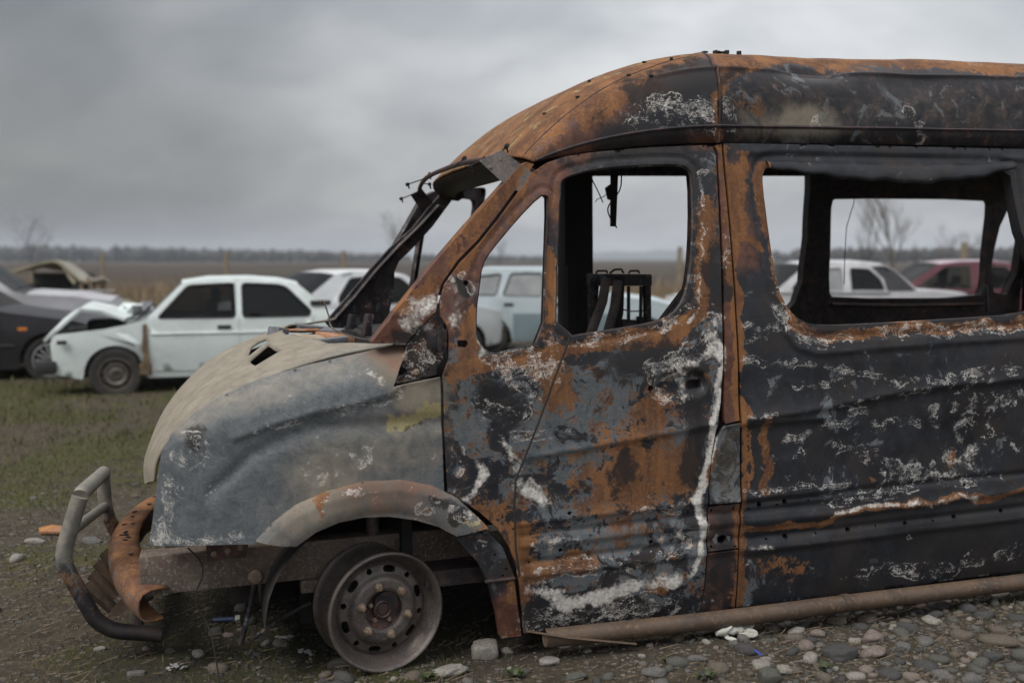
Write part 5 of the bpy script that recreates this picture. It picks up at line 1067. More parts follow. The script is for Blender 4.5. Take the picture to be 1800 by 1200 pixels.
for p in ([(0.02, -.55, 1.28), (.06, -.62, .9), (.05, -.66, .5)], [(1.30, -.55, 1.10), (1.30, -.6, .80), (1.32, -.66, .45)], [(1.40, -.5, 1.15), (1.55, -.62, .80), (1.70, -.68, .55)], [(.02, .6, 1.28), (.06, .66, .5)], [(1.3, .6, 1.05), (1.5, .66, .5)], [(.95, -.5, 1.40), (1.08, -.5, 1.15), (1.18, -.55, 1.05)]):
    mb = MB(); mb.tube(p, .035, 6); mb.build('torn_pillar', bge if p[0][0] < 1 else M['bare'], shell)
mb = MB(); mb.box((.6, 0, .45), (2.6, 1.4, .5), None, .08); mb.build('lower_body', bge, shell); mb = MB(); mb.box((.66, .45, .92), (1.15, .06, .62), None, .02); mb.box((1.15, -.1, .85), (.3, .5, .5), Matrix.Rotation(.4, 3, 'Y'), .05); mb.build('cabin_shade_panel', M['trim'], shell)  # black panel added as the shade inside the cabin, below the roof
for k in range(7): mb = MB(); mb.box((rng.uniform(.1, 1.2), rng.uniform(-.3, .3), rng.uniform(.75, .95)), (.4, .3, .2), Matrix.Rotation(rng.random(), 3, 'Z'), .05); mb.build('cabin_wreckage', M['trim'], shell)

# white saloon seen past the windscreen, tail towards us
wh2 = paint('white_paint_two', (.62, .63, .64), (.56, .57, .58), .15); A5 = R(180+8)
T_E = [(.05, .35), (.02, .55), (.12, .76), (.6, .86), (1.15, .94), (1.28, .97), (1.85, 1.36), (2.2, 1.41), (2.7, 1.41), (2.98, 1.37), (3.55, .99), (4.25, .95), (4.35, .66), (4.32, .36)]
pE = [(-1.37, 15.45, 0.31)][0]; loc = place(pE, A5, (1.0, .6))
S_E = dict(W=1.68, L=4.35, belt=.93, top=T_E, xf=.85, xr=3.4, rw=.29, paint=wh2, wins=[[(1.52, .96), (1.95, 1.32), (2.33, 1.34), (2.33, .95)], [(2.42, .95), (2.42, 1.34), (2.76, 1.32), (2.98, 1.05), (2.98, .96)]], doors=[[(1.25, .3), (1.3, .94), (1.88, 1.35), (2.37, 1.375), (2.38, .3)], [(2.395, .3), (2.395, 1.375), (2.78, 1.35), (3.08, .98), (3.0, .7), (2.9, .3)]],
 strips=[('bonnet', 2, 5, wh2, .03), ('front_panel', 0, 2, wh2, .04), ('windscreen', 5, 6, GL_M, .03), ('roof', 6, 9, wh2, .03), ('rear_window', 9, 10, GL_D, .03), ('boot_lid', 10, 11, wh2, .03), ('rear_panel', 11, 13, wh2, .03)], seats=[2.0], glass=[GL_M, GL_D])
car('white_saloon', 'white saloon with large dark rear window, seen through the empty windscreen', (loc[0], loc[1], -.09), R(180+36), S_E)

# pale blue hatchback seen through the front door window
lbl = paint('pale_blue_paint', (.40, .46, .49), (.36, .42, .45), .2); lb2 = paint('grey_blue_paint', (.19, .25, .275), (.165, .22, .245), .2); A6 = R(180-5)
T_F = [(.05, .32), (.02, .52), (.10, .72), (.55, .86), (1.15, .93), (1.25, .96), (1.72, 1.30), (2.1, 1.35), (3.2, 1.35), (3.62, 1.28), (4.0, .92), (4.08, .60), (4.05, .34)]
pF = [(-0.34, 15.54, 0.11)][0]; loc = place(pF, A6, (3.12, .70))
S_F = dict(W=1.64, L=4.1, belt=.90, top=T_F, xf=.72, xr=3.12, rw=.28, zb=.22, paint=lbl, lower=lb2, split=.66, flip_handle=False, tum=.30, wins=[[(1.45, .93), (1.80, 1.26), (2.20, 1.285), (2.20, .92)], [(2.30, .92), (2.30, 1.285), (2.80, 1.28), (2.92, .93)], [(3.02, .94), (2.94, 1.27), (3.45, 1.22), (3.65, .95)]], doors=[[(1.22, .3), (1.28, .91), (1.76, 1.295), (2.24, 1.315), (2.25, .3)], [(2.265, .3), (2.265, 1.315), (2.86, 1.305), (2.98, .92), (2.84, .7), (2.76, .3)]],
 strips=[('bonnet', 2, 5, lbl, .03), ('front_panel', 0, 2, lbl, .04), ('windscreen', 5, 6, GL_C, .03), ('roof', 6, 9, lbl, .03), ('rear_window', 9, 10, GL_M, .03), ('tailgate', 10, 12, lbl, .03)], seats=[2.05], glass=[None, M['dusty'], M['dusty']])
car('pale_blue_hatchback', 'pale blue hatchback with darker lower doors, seen through the door window', (loc[0], loc[1], 0), A6, S_F)

# grey-white saloon with black rear pillar, nose to the left
gwp = paint('grey_white_paint', (.52, .52, .54), (.44, .44, .46), .2); vin = mat_plain('black_vinyl', (.020, .020, .024), (.03, .03, .034), .5, 0, 6); A7 = R(3)
T_G = [(.05, .42), (.03, .62), (.10, .88), (.7, .96), (1.35, 1.0), (1.50, 1.03), (1.98, 1.41), (2.3, 1.46), (2.9, 1.465), (3.25, 1.43), (3.42, 1.36), (3.78, 1.03), (4.6, .97), (4.72, .7), (4.7, .4)]
pG = [(6.42, 16.01, 0.95)][0]; loc = place(pG, A7, (3.78, -.65))
S_G = dict(W=1.78, L=4.72, belt=1.01, top=T_G, xf=.95, xr=3.72, rw=.32, paint=gwp, tum=.30, seal=M['chrome'], wins=[[(1.72, 1.03), (1.80, 1.13), (1.98, 1.30), (2.0, 1.03)], [(2.06, 1.02), (2.06, 1.37), (2.58, 1.385), (2.58, 1.02)], [(2.70, 1.02), (2.70, 1.385), (3.02, 1.37), (3.20, 1.20), (3.26, 1.02)]],
 strips=[('bonnet', 2, 5, gwp, .04), ('front_panel', 0, 2, gwp, .03), ('windscreen', 5, 6, GL_C, .04), ('roof', 6, 10, gwp, .04), ('rear_window', 10, 11, GL_D, .03), ('boot_lid', 11, 12, gwp, .03), ('rear_panel', 12, 14, gwp, .03)], seats=[2.2, 3.0], glass=[GL_M, M['dusty'], GL_D], strip=.995, strip_mat=M['chrome'],
 boxes=[('pillar_emblem', (3.47, -.815, 1.09), (.16, .03, .07), M['chrome'])], panels=[('pillar_cover', [(3.28, 1.02), (3.74, 1.03), (3.42, 1.345), (3.26, 1.41), (3.05, 1.40), (3.24, 1.21)], vin, .012)])
car('grey_white_saloon', 'grey-white old saloon with black rear pillar, seen through the side window', (loc[0], loc[1], -.02), A7, S_G)

# maroon saloon
mar = paint('maroon_paint', (.10, .022, .034), (.08, .018, .028), .3); A8 = R(-4); pnk = paint('faded_pink_paint', (.40, .31, .34), (.34, .26, .29), .15)
T_H = [(.05, .36), (.02, .56), (.10, .76), (.6, .86), (1.15, .95), (1.30, .98), (1.98, 1.41), (2.35, 1.455), (2.9, 1.46), (3.2, 1.43), (3.80, 1.04), (4.4, 1.0), (4.5, .7), (4.46, .38)]
pH = [(6.82, 17.53, 1.15)][0]; loc = place(pH, A8, (1.36, -.62))
S_H = dict(W=1.72, L=4.5, belt=.97, top=T_H, xf=.85, xr=3.5, rw=.31, paint=mar, tum=.30, wins=[[(1.58, 1.0), (2.08, 1.36), (2.50, 1.385), (2.50, .99)], [(2.66, .99), (2.66, 1.385), (3.1, 1.36), (3.40, 1.06), (3.36, .99)]], doors=[[(1.3, .3), (1.34, .96), (2.0, 1.40), (2.57, 1.425), (2.58, .3)], [(2.595, .3), (2.595, 1.425), (3.12, 1.39), (3.5, .98), (3.3, .7), (3.05, .3)]],
 strips=[('bonnet', 2, 5, pnk, .03), ('front_panel', 0, 2, mar, .04), ('windscreen', 5, 6, GL_C, .03), ('roof', 6, 9, pnk, .03), ('rear_window', 9, 10, GL_M, .03), ('boot_lid', 10, 11, pnk, .03), ('rear_panel', 11, 13, mar, .03)], seats=[2.1, 2.9], glass=[GL_C, GL_C], seat_mat=M['cloth_l'], boxes=[('dash', (1.75, 0, .86), (.3, 1.3, .2), M['trim']), ('wing_mirror', (1.70, -.85, 1.0), (.12, .14, .1), M['trim'])])
car('maroon_saloon', 'maroon saloon with faded pink roof, seen through the side window', (loc[0], loc[1], 0), A8, S_H)

# ------------------------------------------------------------------ ground
def gh(x, y):
    """gentle unevenness of the ground, flat where the van stands"""
    near = np.clip(1.6-np.hypot(x-.6, y-4.2)/5.0, .25, 1)
    return (.010*vnoise(x, y, 1.3, 21)+.007*vnoise(x, y, 4.1, 22)+.004*vnoise(x, y, 11, 23))*near - .004
def zones(x, y):
    """share of gravel, of green growth and of burnt black soil"""
    n1 = vnoise(x, y, .55, 31); n2 = vnoise(x, y, 1.6, 32)
    side_d = (y-3.49)*math.cos(R(17))-(x+.43)*math.sin(R(17))          # distance behind the van's side
    grav = np.clip(.28+.50*np.clip((x-.1)/1.2, 0, 1)+.25*n2, 0, 1)*(y < 5.2)*(x > -1.2) + np.clip(.40+.5*n1+.2*n2-np.abs(y-5.6)*.20, 0, .8)*(x < -.6)
    green = np.clip(.50+.45*n1+.30*n2+.10*(y-6)*(y < 12)-.4*np.clip((x+.5)*.8, 0, 1)*(y < 5.5), 0, 1)
    burn = np.clip(1.15-np.abs(side_d-.55)/1.0, 0, 1)*np.clip((x+2.0)*1.5, 0, 1)*np.clip((4.8-x), 0, 1)
    return np.clip(grav, 0, 1), green, burn
def mat_ground():
    t = NT('trodden_grass_and_gravel'); g, gr, bu, _ = t.attr('zone')
    n1 = t.noise(1.7, 6, .65, .4); n2 = t.noise(9, 6, .68, .3); n3 = t.noise(46, 4, .6); n4 = t.noise(150, 3, .6)
    soil = t.mix(t.ss(n2, .3, .7), (.033, .026, .018), (.066, .053, .036))
    soil = t.mix(t.ss(n3, .52, .7), soil, (.110, .092, .068))
    grn = t.mix(t.ss(n3, .3, .68), (.024, .027, .007), (.062, .062, .016))
    grn = t.mix(t.ss(n2, .48, .72), grn, (.074, .062, .028))
    col = t.mix(patch(t, t.math('ADD', t.math('MULTIPLY', n2, .6), t.math('MULTIPLY', n1, .4)), gr, .16), soil, grn)
    peb = t.vor(38, 'F1', 1, 1); pe = t.vor(38, 'F1', 1, 0)
    pc = t.n('ShaderNodeSeparateColor'); t.l(peb, pc.inputs[0])
    stone = t.mix(pc.outputs[0], (.045, .042, .038), (.145, .132, .115)); m = t.math('MULTIPLY', t.ss(pe, .55, .38), t.ss(t.math('ADD', pc.outputs[1], t.math('MULTIPLY', g, .75)), .82, .90))
    col = t.mix(m, col, stone)
    col = t.mix(t.math('MULTIPLY', t.ss(t.math('ADD', bu, t.math('MULTIPLY_ADD', n2, .8, -.4)), .35, .8), .62), col, (.022, .019, .016))
    h = t.math('ADD', t.math('MULTIPLY', n3, .5), t.math('ADD', t.math('MULTIPLY', n4, .25), t.math('MULTIPLY', m, .7)))
    t.bump(h, .8, .02)
    return t.fin(col, .95, 0, .25)
def axis(lo, hi, fine0, fine1, st, growth=1.16):
    a = list(np.arange(fine0, fine1+1e-6, st)); d = st
    while a[-1] < hi: d *= growth; a.append(a[-1]+d)
    d = st
    while a[0] > lo: d *= growth; a.insert(0, a[0]-d)
    return np.array(a)
gx = axis(-1600, 1600, -4.2, 3.6, .05); gy = axis(-30, 3000, 2.6, 8.0, .05)
GX, GY = np.meshgrid(gx, gy, indexing='ij'); zx, zy = GX.ravel(), GY.ravel(); zz = gh(zx, zy)*np.clip(30/np.maximum(np.hypot(zx, zy), 1), 0, 1)
m = len(gy); I = np.arange((len(gx)-1)*(m-1)); I = I//(m-1)*m+I % (m-1)
ground = mk('ground', np.stack([zx, zy, zz], 1), np.stack([I, I+m, I+m+1, I+1], 1), mat_ground()); ground['kind'] = 'structure'
za, zb_, zc = zones(zx, zy); at_ = ground.data.attributes.new('zone', 'FLOAT_COLOR', 'POINT'); at_.data.foreach_set('color', np.stack([za, zb_, zc, np.ones_like(za)], 1).astype(np.float32).ravel())

# ploughed field beyond the fence
t = NT('ploughed_field'); n1 = t.noise(.02, 5, .6, 0, stretch=(1, 3, 1)); n2 = t.noise(.6, 6, .7, 0, stretch=(.25, 1, 1))
col = t.mix(t.ss(n2, .35, .7), (.034, .025, .020), (.060, .046, .035)); col = t.mix(t.ss(n1, .45, .7), col, (.074, .060, .044)); t.bump(n2, .9, .15); fm = t.fin(col, .95, 0, .2)
fx = np.linspace(-420, 420, 60); fy = np.concatenate([np.linspace(34, 80, 24), np.linspace(88, 420, 26)]); V = [(x, y, .03+.05*math.sin(y*2.1)*(y > 36)+.02*math.sin(x*.7+y)) for x in fx for y in fy]; m = len(fy)
fld = mk('field', V, [[i*m+j, (i+1)*m+j, (i+1)*m+j+1, i*m+j+1] for i in range(len(fx)-1) for j in range(m-1)], fm); fld['kind'] = 'structure'

# low hills on the horizon
def ridge(name, y, pts, mat, deep):
    xs = np.linspace(pts[0][0], pts[-1][0], 160); V = []
    for i, x in enumerate(xs):
        h = np.interp(x, [p[0] for p in pts], [p[1] for p in pts]); h = h*(1+.10*math.sin(i*.9)+.06*math.sin(i*2.3+1)) if h > .5 else h
        V += [(x, y, -1), (x, y+deep*.35, h*.8), (x, y+deep*.6, h), (x, y+deep, -1)]
    o = mk(name, V, [[i*4+j, (i+1)*4+j, (i+1)*4+j+1, i*4+j+1] for i in range(159) for j in range(3)], mat); o['kind'] = 'structure'; return o
M['hill'] = mat_plain('distant_hillside', (.045, .055, .050), (.060, .066, .058), .95, 0, .01)
ridge('hills', 2300, [(-1500, 34), (-900, 30), (-500, 22), (-200, 12), (150, 15), (350, 22), (600, 16), (900, 26), (1500, 30)], M['hill'], 300)
# wood on the horizon: one mass of crowns
def crowns(n, xr, yr, hr, seed):
    r_ = random.Random(seed); V = []; Fc = []
    bm = bmesh.new(); bmesh.ops.create_icosphere(bm, subdivisions=1, radius=1); bv = [v.co.copy() for v in bm.verts]; bf = [[v.index for v in f.verts] for f in bm.faces]; bm.free()
    for k in range(n):
        x = r_.uniform(*xr); y = r_.uniform(*yr); f = (x-xr[0])/(xr[1]-xr[0]); h = (hr[0]*(1-f)+hr[1]*f)*r_.uniform(.65, 1.15); w_ = h*r_.uniform(.35, .7); o = len(V)
        V += [(x+p.x*w_*r_.uniform(.7, 1.3), y+p.y*w_, max(-.5, h*.5+p.z*h*.5*r_.uniform(.8, 1.15))) for p in bv]; Fc += [[i+o for i in q] for q in bf]
    return V, Fc
M['wood'] = mat_plain('winter_wood', (.030, .030, .026), (.046, .043, .036), .95, 0, .05)
V, Fc = crowns(620, (-480, -95), (520, 640), (12.5, 5.5), 5); V2, F2 = crowns(160, (-110, 20), (560, 640), (5.0, 3.0), 6); V3, F3 = crowns(340, (130, 420), (380, 520), (6.0, 8.5), 8)
o = len(V); V += V2; Fc += [[i+o for i in q] for q in F2]; o = len(V); V += V3; Fc += [[i+o for i in q] for q in F3]
wd = mk('far_wood', V, Fc, M['wood'], smooth=False); tag(wd, 'dark band of bare winter trees on the horizon beyond the field', 'trees', kind='stuff')

# fence posts
M['post'] = mat_plain('weathered_post', (.26, .215, .155), (.17, .135, .095), .9, 0, 7, .4)
posts = [([(-10.29, 25.1, 1.66)][0], 'pale fence post behind the crushed beige car shell', .09), ([(-7.46, 26.1, 1.66)][0], 'fence post above the roof of the torn white saloon', .12), ([(-4.47, 26.61, 1.71)][0], 'fence post standing behind the white saloon with dark rear window', .13), ([(4.03, 24.11, 1.79)][0], 'tall pale fence post seen through the front door window', .12), ([(12.3, 27.13, 1.95)][0], 'fence post seen through the side window above the maroon saloon', .15)]
for p, lb, w_ in posts:
    mb = MB(); h = p[2]; tw = rng.uniform(-.02, .02); V = []
    for k in range(7):
        f = k/6; s_ = w_/2*(1-.12*f); dx = tw*f*h+.006*math.sin(k*2.1)
        V += [(dx+s_*a*(1+.06*math.sin(k*3+i)), s_*b, f*h) for i, (a, b) in enumerate(((-1, -.8), (-.8, -1), (.8, -1), (1, -.8), (1, .8), (.8, 1), (-.8, 1), (-1, .8)))]
    Fc = [[k*8+i, k*8+(i+1) % 8, k*8+8+(i+1) % 8, k*8+8+i] for k in range(6) for i in range(8)]+[[48+i for i in range(8)]]
    o = mk('fence_post', V, Fc, M['post'], None, True, 40); o.location = (p[0], p[1], 0); tag(o, lb, 'post', 'fence posts along the field')

# bare trees
M['bark'] = mat_plain('grey_bark', (.075, .062, .050), (.11, .095, .08), .9, 0, 6, .3)
def bare_tree(loc, h, seed, label, spread=.5, trunk=.03, levels=5, lean=0., name='bare_tree'):
    r_ = random.Random(seed); root = empty(name, Matrix.Translation(loc)); tag(root, label, 'tree', 'bare trees beyond the fence')
    tr = MB(); cr = MB()
    def grow(p, d, L_, rad, lv):
        pts = [p]; q = p; n = 4
        for k in range(n):
            d = (d+Vector((r_.uniform(-1, 1), r_.uniform(-1, 1), r_.uniform(-.3, .8)))*.13).normalized(); q = q+d*L_/n; pts.append(q)
        (tr if lv == 0 else cr).tube(pts, [rad*(1-.55*k/n) for k in range(n+1)], 5 if lv < 2 else 3, False)
        if lv >= levels: return
        for k in range(r_.randint(3, 5) if lv else 9):
            f = r_.uniform(.3, 1) if lv else .22+.78*k/8; i = min(n-1, int(f*n)); b = pts[i].lerp(pts[i+1], f*n-i if f < 1 else 1)
            a = r_.uniform(0, 6.28); side = Vector((math.cos(a), math.sin(a), 0)); nd = (d*r_.uniform(.6, 1)+side*spread*r_.uniform(.6, 1.3)+Vector((0, 0, .25))).normalized()
            grow(b, nd, L_*r_.uniform(.45, .70), rad*.5, lv+1)
    grow(Vector((0, 0, -.05)), Vector((lean, 0, 1)).normalized(), h*.62, trunk*h, 0)
    tr.build('trunk', M['bark'], root); cr.build('crown', M['bark'], root)
    return root
def far_at(p): return (p[0], p[1], 0)
for px, hh, sd, lb, sp_, lv in (([(16.85, 44.15, 1.5)][0], 6.0, 3, 'bare branching tree seen through the side window', .55, 4), ([(17.89, 50.17, 1.5)][0], 4.2, 8, 'thin bare sapling left of the branching tree in the side window', .35, 3), ([(-45.87, 95.33, 1.5)][0], 5.4, 12, 'small bare round tree on the left horizon', .9, 4), ([(-8.91, 75.26, 1.5)][0], 4.8, 15, 'faint bare tree behind the windscreen pillar', .8, 4), ([(34.51, 80.27, 1.5)][0], 4.0, 22, 'dark bare bush right of the branching tree', .9, 4), ([(39.59, 85.29, 1.5)][0], 3.9, 25, 'rightmost bare bush above the maroon saloon roof', .9, 4), ([(36.51, 90.31, 1.5)][0], 2.8, 27, 'low bare bush just right of the branching tree trunk', .9, 4), ([(-1.14, 100.34, 1.5)][0], 3.1, 31, 'low bare shrub on the horizon above the pale blue hatchback', .8, 4), ([(32.03, 95.33, 1.5)][0], 2.6, 35, 'low bare bush on the horizon left of the thin sapling', .9, 4)):
    bare_tree(far_at(px), hh, sd, lb, sp_, .0105, lv)

# ------------------------------------------------------------------ grass
def blades(name, x, y, h, w_, lean, cols, mat, label, cat_='grass'):
    n = len(x); a = np.random.RandomState(n).rand(n)*6.283; b = np.random.RandomState(n+1).rand(n)*6.283; z = gh(x, y)*np.clip(30/np.maximum(np.hypot(x, y), 1), 0, 1)-.004
    ca_, sa = np.cos(a)*w_/2, np.sin(a)*w_/2; lx, ly = np.cos(b)*lean*h, np.sin(b)*lean*h
    P = np.zeros((n, 5, 3)); P[:, 0] = np.stack([x-ca_, y-sa, z], 1); P[:, 1] = np.stack([x+ca_, y+sa, z], 1)
    P[:, 2] = np.stack([x-ca_*.7+lx*.35, y-sa*.7+ly*.35, z+h*.6], 1); P[:, 3] = np.stack([x+ca_*.7+lx*.35, y+sa*.7+ly*.35, z+h*.6], 1); P[:, 4] = np.stack([x+lx, y+ly, z+h], 1)
    k = np.arange(n)*5; F3 = np.concatenate([np.stack([k, k+1, k+3], 1), np.stack([k, k+3, k+2], 1), np.stack([k+2, k+3, k+4], 1)])
    me = bpy.data.meshes.new(name); me.vertices.add(n*5); me.vertices.foreach_set('co', P.ravel().astype(np.float32)); me.loops.add(len(F3)*3); me.loops.foreach_set('vertex_index', F3.ravel().astype(np.int32)); me.polygons.add(len(F3)); me.polygons.foreach_set('loop_start', np.arange(0, len(F3)*3, 3, dtype=np.int32)); me.update(calc_edges=True)
    at_ = me.attributes.new('tint', 'FLOAT_COLOR', 'POINT'); at_.data.foreach_set('color', np.repeat(np.concatenate([cols, np.ones((n, 1))], 1), 5, 0).astype(np.float32).ravel())
    me.materials.append(mat); o = link(bpy.data.objects.new(name, me)); return tag(o, label, cat_, kind='stuff')
t = NT('grass_blade'); a_ = t.n('ShaderNodeAttribute', attribute_name='tint'); t.fin(a_.outputs['Color'], .8, 0, .2); t.b.inputs['Subsurface Weight'].default_value = 0; GRASS = t.m
rs = np.random.RandomState(5)
def grass_cols(n, green):
    dry = np.array([.150, .122, .066])*(.55+.7*rs.rand(n, 1)); gr = np.array([.050, .063, .013])*(.6+.8*rs.rand(n, 1)); k = (rs.rand(n) < green)[:, None]
    return np.where(k, gr, dry)
n = 230000; x = rs.uniform(-5.2, 3.0, n); y = 3.0+rs.rand(n)**1.35*7.0
za, zb_, zc = zones(x, y); cl = vnoise(x, y, 5, 41)*.5+.5; ok = rs.rand(n) < (.16+.95*zb_**1.3*cl)*(1-.65*zc)*(1-.25*za); x, y, gz = x[ok], y[ok], zb_[ok]
blades('short_grass', x, y, .010+.026*rs.rand(len(x))*(.4+gz), .0022+.0018*rs.rand(len(x))+.0006*np.clip(y-4, 0, 4), .7, grass_cols(len(x), .42+.48*gz), GRASS, 'short mossy grass growing on the trodden ground around the van')
n = 60000; x = rs.uniform(-14, 9, n); y = 8+rs.rand(n)*15; za, zb_, zc = zones(x, y); ok = rs.rand(n) < .25+.7*zb_; x, y = x[ok], y[ok]
blades('meadow_grass', x, y, .03+.05*rs.rand(len(x)), .008+.006*rs.rand(len(x)), .6, grass_cols(len(x), .62), GRASS, 'low green grass around the wrecked cars')
n = 60000; x = rs.uniform(-19, 19, n); y = rs.uniform(19.5, 32, n); d = vnoise(x, y, .5, 43)*.5+.5; hh = (.48+.50*d)*(.6+.7*rs.rand(n)); co = np.array([.27, .205, .13])*(.6+.6*rs.rand(n, 1)); co[rs.rand(n) < .2] *= .55
blades('dry_grass', x, y, hh, .012+.012*rs.rand(n), .35, co, GRASS, 'tall dry straw-coloured grass along the fence')
# dead stems lying on the gravel
n = 2600; x = rs.uniform(-2.6, 2.8, n); y = rs.uniform(3.2, 4.8, n); a = rs.rand(n)*3.14; L_ = .02+.07*rs.rand(n)**2; z = gh(x, y)+.004+.006*rs.rand(n); tl = (rs.rand(n)-.5)*.4*L_
dx, dy = np.cos(a)*L_, np.sin(a)*L_; nx, ny = -np.sin(a)*.0011, np.cos(a)*.0011
P = np.stack([np.stack([x-nx, y-ny, z], 1), np.stack([x+dx-nx, y+dy-ny, z+np.abs(tl)], 1), np.stack([x+dx+nx, y+dy+ny, z+np.abs(tl)+.0015], 1), np.stack([x+nx, y+ny, z+.0015], 1)], 1).reshape(-1, 3)
o = mk('dead_stems', P, np.arange(n*4).reshape(-1, 4), mat_plain('dead_stem', (.17, .125, .080), (.10, .072, .047), .9, 0, 30), smooth=False); tag(o, 'thin dead stems strewn over the gravel', 'straw', kind='stuff')

# ------------------------------------------------------------------ stones
def mat_stone(name, c1, c2): return mat_plain(name, tuple(x*.66 for x in c1), tuple(x*.58 for x in c2), .85, 0, 14, .5, tuple(x*.85 for x in c1), dirt=.6, dirtcol=(.075, .062, .045))
STM = dict(grey=mat_stone('grey_stone', (.20, .195, .185), (.135, .13, .125)), dark=mat_stone('dark_grey_stone', (.085, .085, .085), (.055, .056, .058)), pale=mat_stone('pale_stone', (.42, .395, .35), (.31, .285, .25)), brown=mat_stone('brown_stone', (.19, .155, .12), (.13, .105, .08)), green=mat_stone('greenish_stone', (.13, .135, .112), (.09, .093, .08)), pink=mat_stone('pinkish_stone', (.31, .25, .215), (.22, .18, .155)))
def stone_mesh(seed, mat, sub=2, angular=.0):
    r_ = random.Random(seed); bm = bmesh.new(); bmesh.ops.create_icosphere(bm, subdivisions=sub, radius=.5); off = Vector((r_.random()*9, r_.random()*9, r_.random()*9)); sx, sy, sz = 1, r_.uniform(.62, .9), r_.uniform(.36, .62)
    for v in bm.verts:
        k = 1+.38*noise.noise(v.co*2.2+off)+.16*noise.noise(v.co*5+off); v.co *= k
        if angular or seed % 2 == 0: v.co = Vector([math.copysign(min(abs(c), .40+.05*math.sin(i+seed)), c) for i, c in enumerate(v.co)])
        v.co = Vector((v.co.x*sx, v.co.y*sy, v.co.z*sz))
    me = bpy.data.meshes.new('stone'); bm.to_mesh(me); bm.free(); me.shade_smooth(); me.materials.append(mat); return me
SM = {k: [stone_mesh(i*7+hash_, m_) for i in range(4)] for hash_, (k, m_) in enumerate(STM.items())}
def stone(x, y, size, colr, rz, label, group, sink=.25, me=None, sy=1., sz=1., name='stone'):
    me = me or SM[colr][rng.randrange(4)]; o = bpy.data.objects.new(name, me); COL.objects.link(o); o.scale = (size, size*sy, size*sz)
    zmin = min(v.co.z for v in me.vertices)*size*sz; h = -zmin*2
    o.location = (x, y, float(gh(np.array([x]), np.array([y]))[0])-zmin-h*sink); o.rotation_euler = (rng.uniform(-.15, .15), rng.uniform(-.15, .15), rz); tag(o, label, 'stone', group); return o
GRP = 'loose stones on the gravel'
TAKEN = []
def named(px, size, colr, rz, label, sink=.2, seed=1, ang=0., sy=1., sz=1.):
    me = stone_mesh(seed, STM[colr], 3, ang); stone(px[0], px[1], size, colr, rz, label, GRP, sink, me, sy, sz); TAKEN.append((px[0], px[1], size*.5))
for p, s_, c_, rz, lb, sk, sd_, an, sy_, sz_ in (
 ([(-0.105, 3.701)][0], .125, 'pale', .1, 'blocky pale stone with scorched top beside the front wheel', .08, 3, .6, 1.0, 1.35), ([(-0.237, 3.531)][0], .135, 'pale', .15, 'smooth yellowish pale stone lying just right of the wheel', .2, 9, 0, .8, .8),
 ([(0.14, 3.609)][0], .085, 'pale', .2, 'pale angular stone below the front door corner', .25, 14, .5, 1, .8), ([(1.252, 3.679)][0], .150, 'dark', .5, 'large dark grey cobble in front of the rear side panel', .25, 22, 0, 1, 1.1), ([(1.383, 3.701)][0], .11, 'pink', .3, 'pinkish knobbly stone right of the large dark cobble', .25, 27, 0, 1, 1),
 ([(0.919, 3.562)][0], .085, 'pale', .2, 'pale wedge-shaped stone with a blue shard on it', .2, 31, .5, 1, .9), ([(0.923, 3.462)][0], .10, 'green', .1, 'smooth greenish-grey cobble under the blue shard', .25, 36, 0, 1, 1), ([(0.992, 3.521)][0], .065, 'pale', .8, 'whitish lumpy stone right of the greenish cobble', .25, 41, 0, 1, 1),
 ([(1.028, 3.521)][0], .065, 'brown', .1, 'rounded brown-grey cobble beside the whitish lumpy stone', .3, 44, 0, 1, 1), ([(2.181, 4.355)][0], .105, 'pale', .1, 'white elongated stone against the step tube at the right edge', .2, 47, 0, .55, .8), ([(1.928, 3.803)][0], .150, 'brown', -.35, 'long mossy yellowish stone near the right edge', .3, 51, 0, .5, .8),
 ([(1.351, 4.038)][0], .11, 'brown', -.3, 'long brown stone half under the step tube', .3, 56, 0, .45, .8), ([(0.701, 3.63)][0], .075, 'grey', -.2, 'long grey stone below the white glove', .35, 61, 0, .6, .8), ([(0.492, 3.662)][0], .036, 'pale', 0, 'small white egg-shaped pebble below the door', .3, 66, 0, 1, 1.2), ([(1.444, 3.862)][0], .085, 'pink', 0, 'rounded pinkish cobble above the knobbly stone', .3, 71, 0, 1, 1),
 ([(1.825, 3.668)][0], .085, 'dark', 0, 'bluish dark cobble below the long mossy stone', .3, 76, 0, 1, 1), ([(0.515, 3.491)][0], .085, 'grey', .1, 'grey flat cobble at the bottom edge below the door', .35, 81, 0, 1, 1), ([(-1.363, 3.501)][0], .09, 'grey', .1, 'flat grey stone at the bottom left below the bull bar', .4, 86, 0, .7, .7), ([(-1.6, 3.757)][0], .05, 'pale', .1, 'small pale stone just below the bull bar foot', .3, 91, 0, .7, .7),
 ([(-2.528, 5.172)][0], .12, 'pale', 0, 'pale flat stone left of the bull bar on the grass', .35, 96, 0, .6, .6), ([(-2.231, 5.183)][0], .11, 'grey', 0, 'grey stone seen through the bull bar hoop', .35, 99, 0, .7, .7), ([(-0.647, 3.598)][0], .10, 'dark', 0, 'dark stone wedged behind the wheel rim', .3, 104, 0, 1, 1), ([(0.225, 3.472)][0], .09, 'green', .1, 'flat greenish stone at the bottom edge right of the wheel', .4, 109, 0, .8, .7), ([(-0.022, 3.734)][0], .05, 'pale', .1, 'small rounded pale stone left of the blocky stone foot', .3, 113, 0, 1, 1)):
    named(p, s_, c_, rz, lb, sk, sd_, an, sy_, sz_)
def van_side(x, y): return (y-3.49)*math.cos(R(17))-(x+.43)*math.sin(R(17))
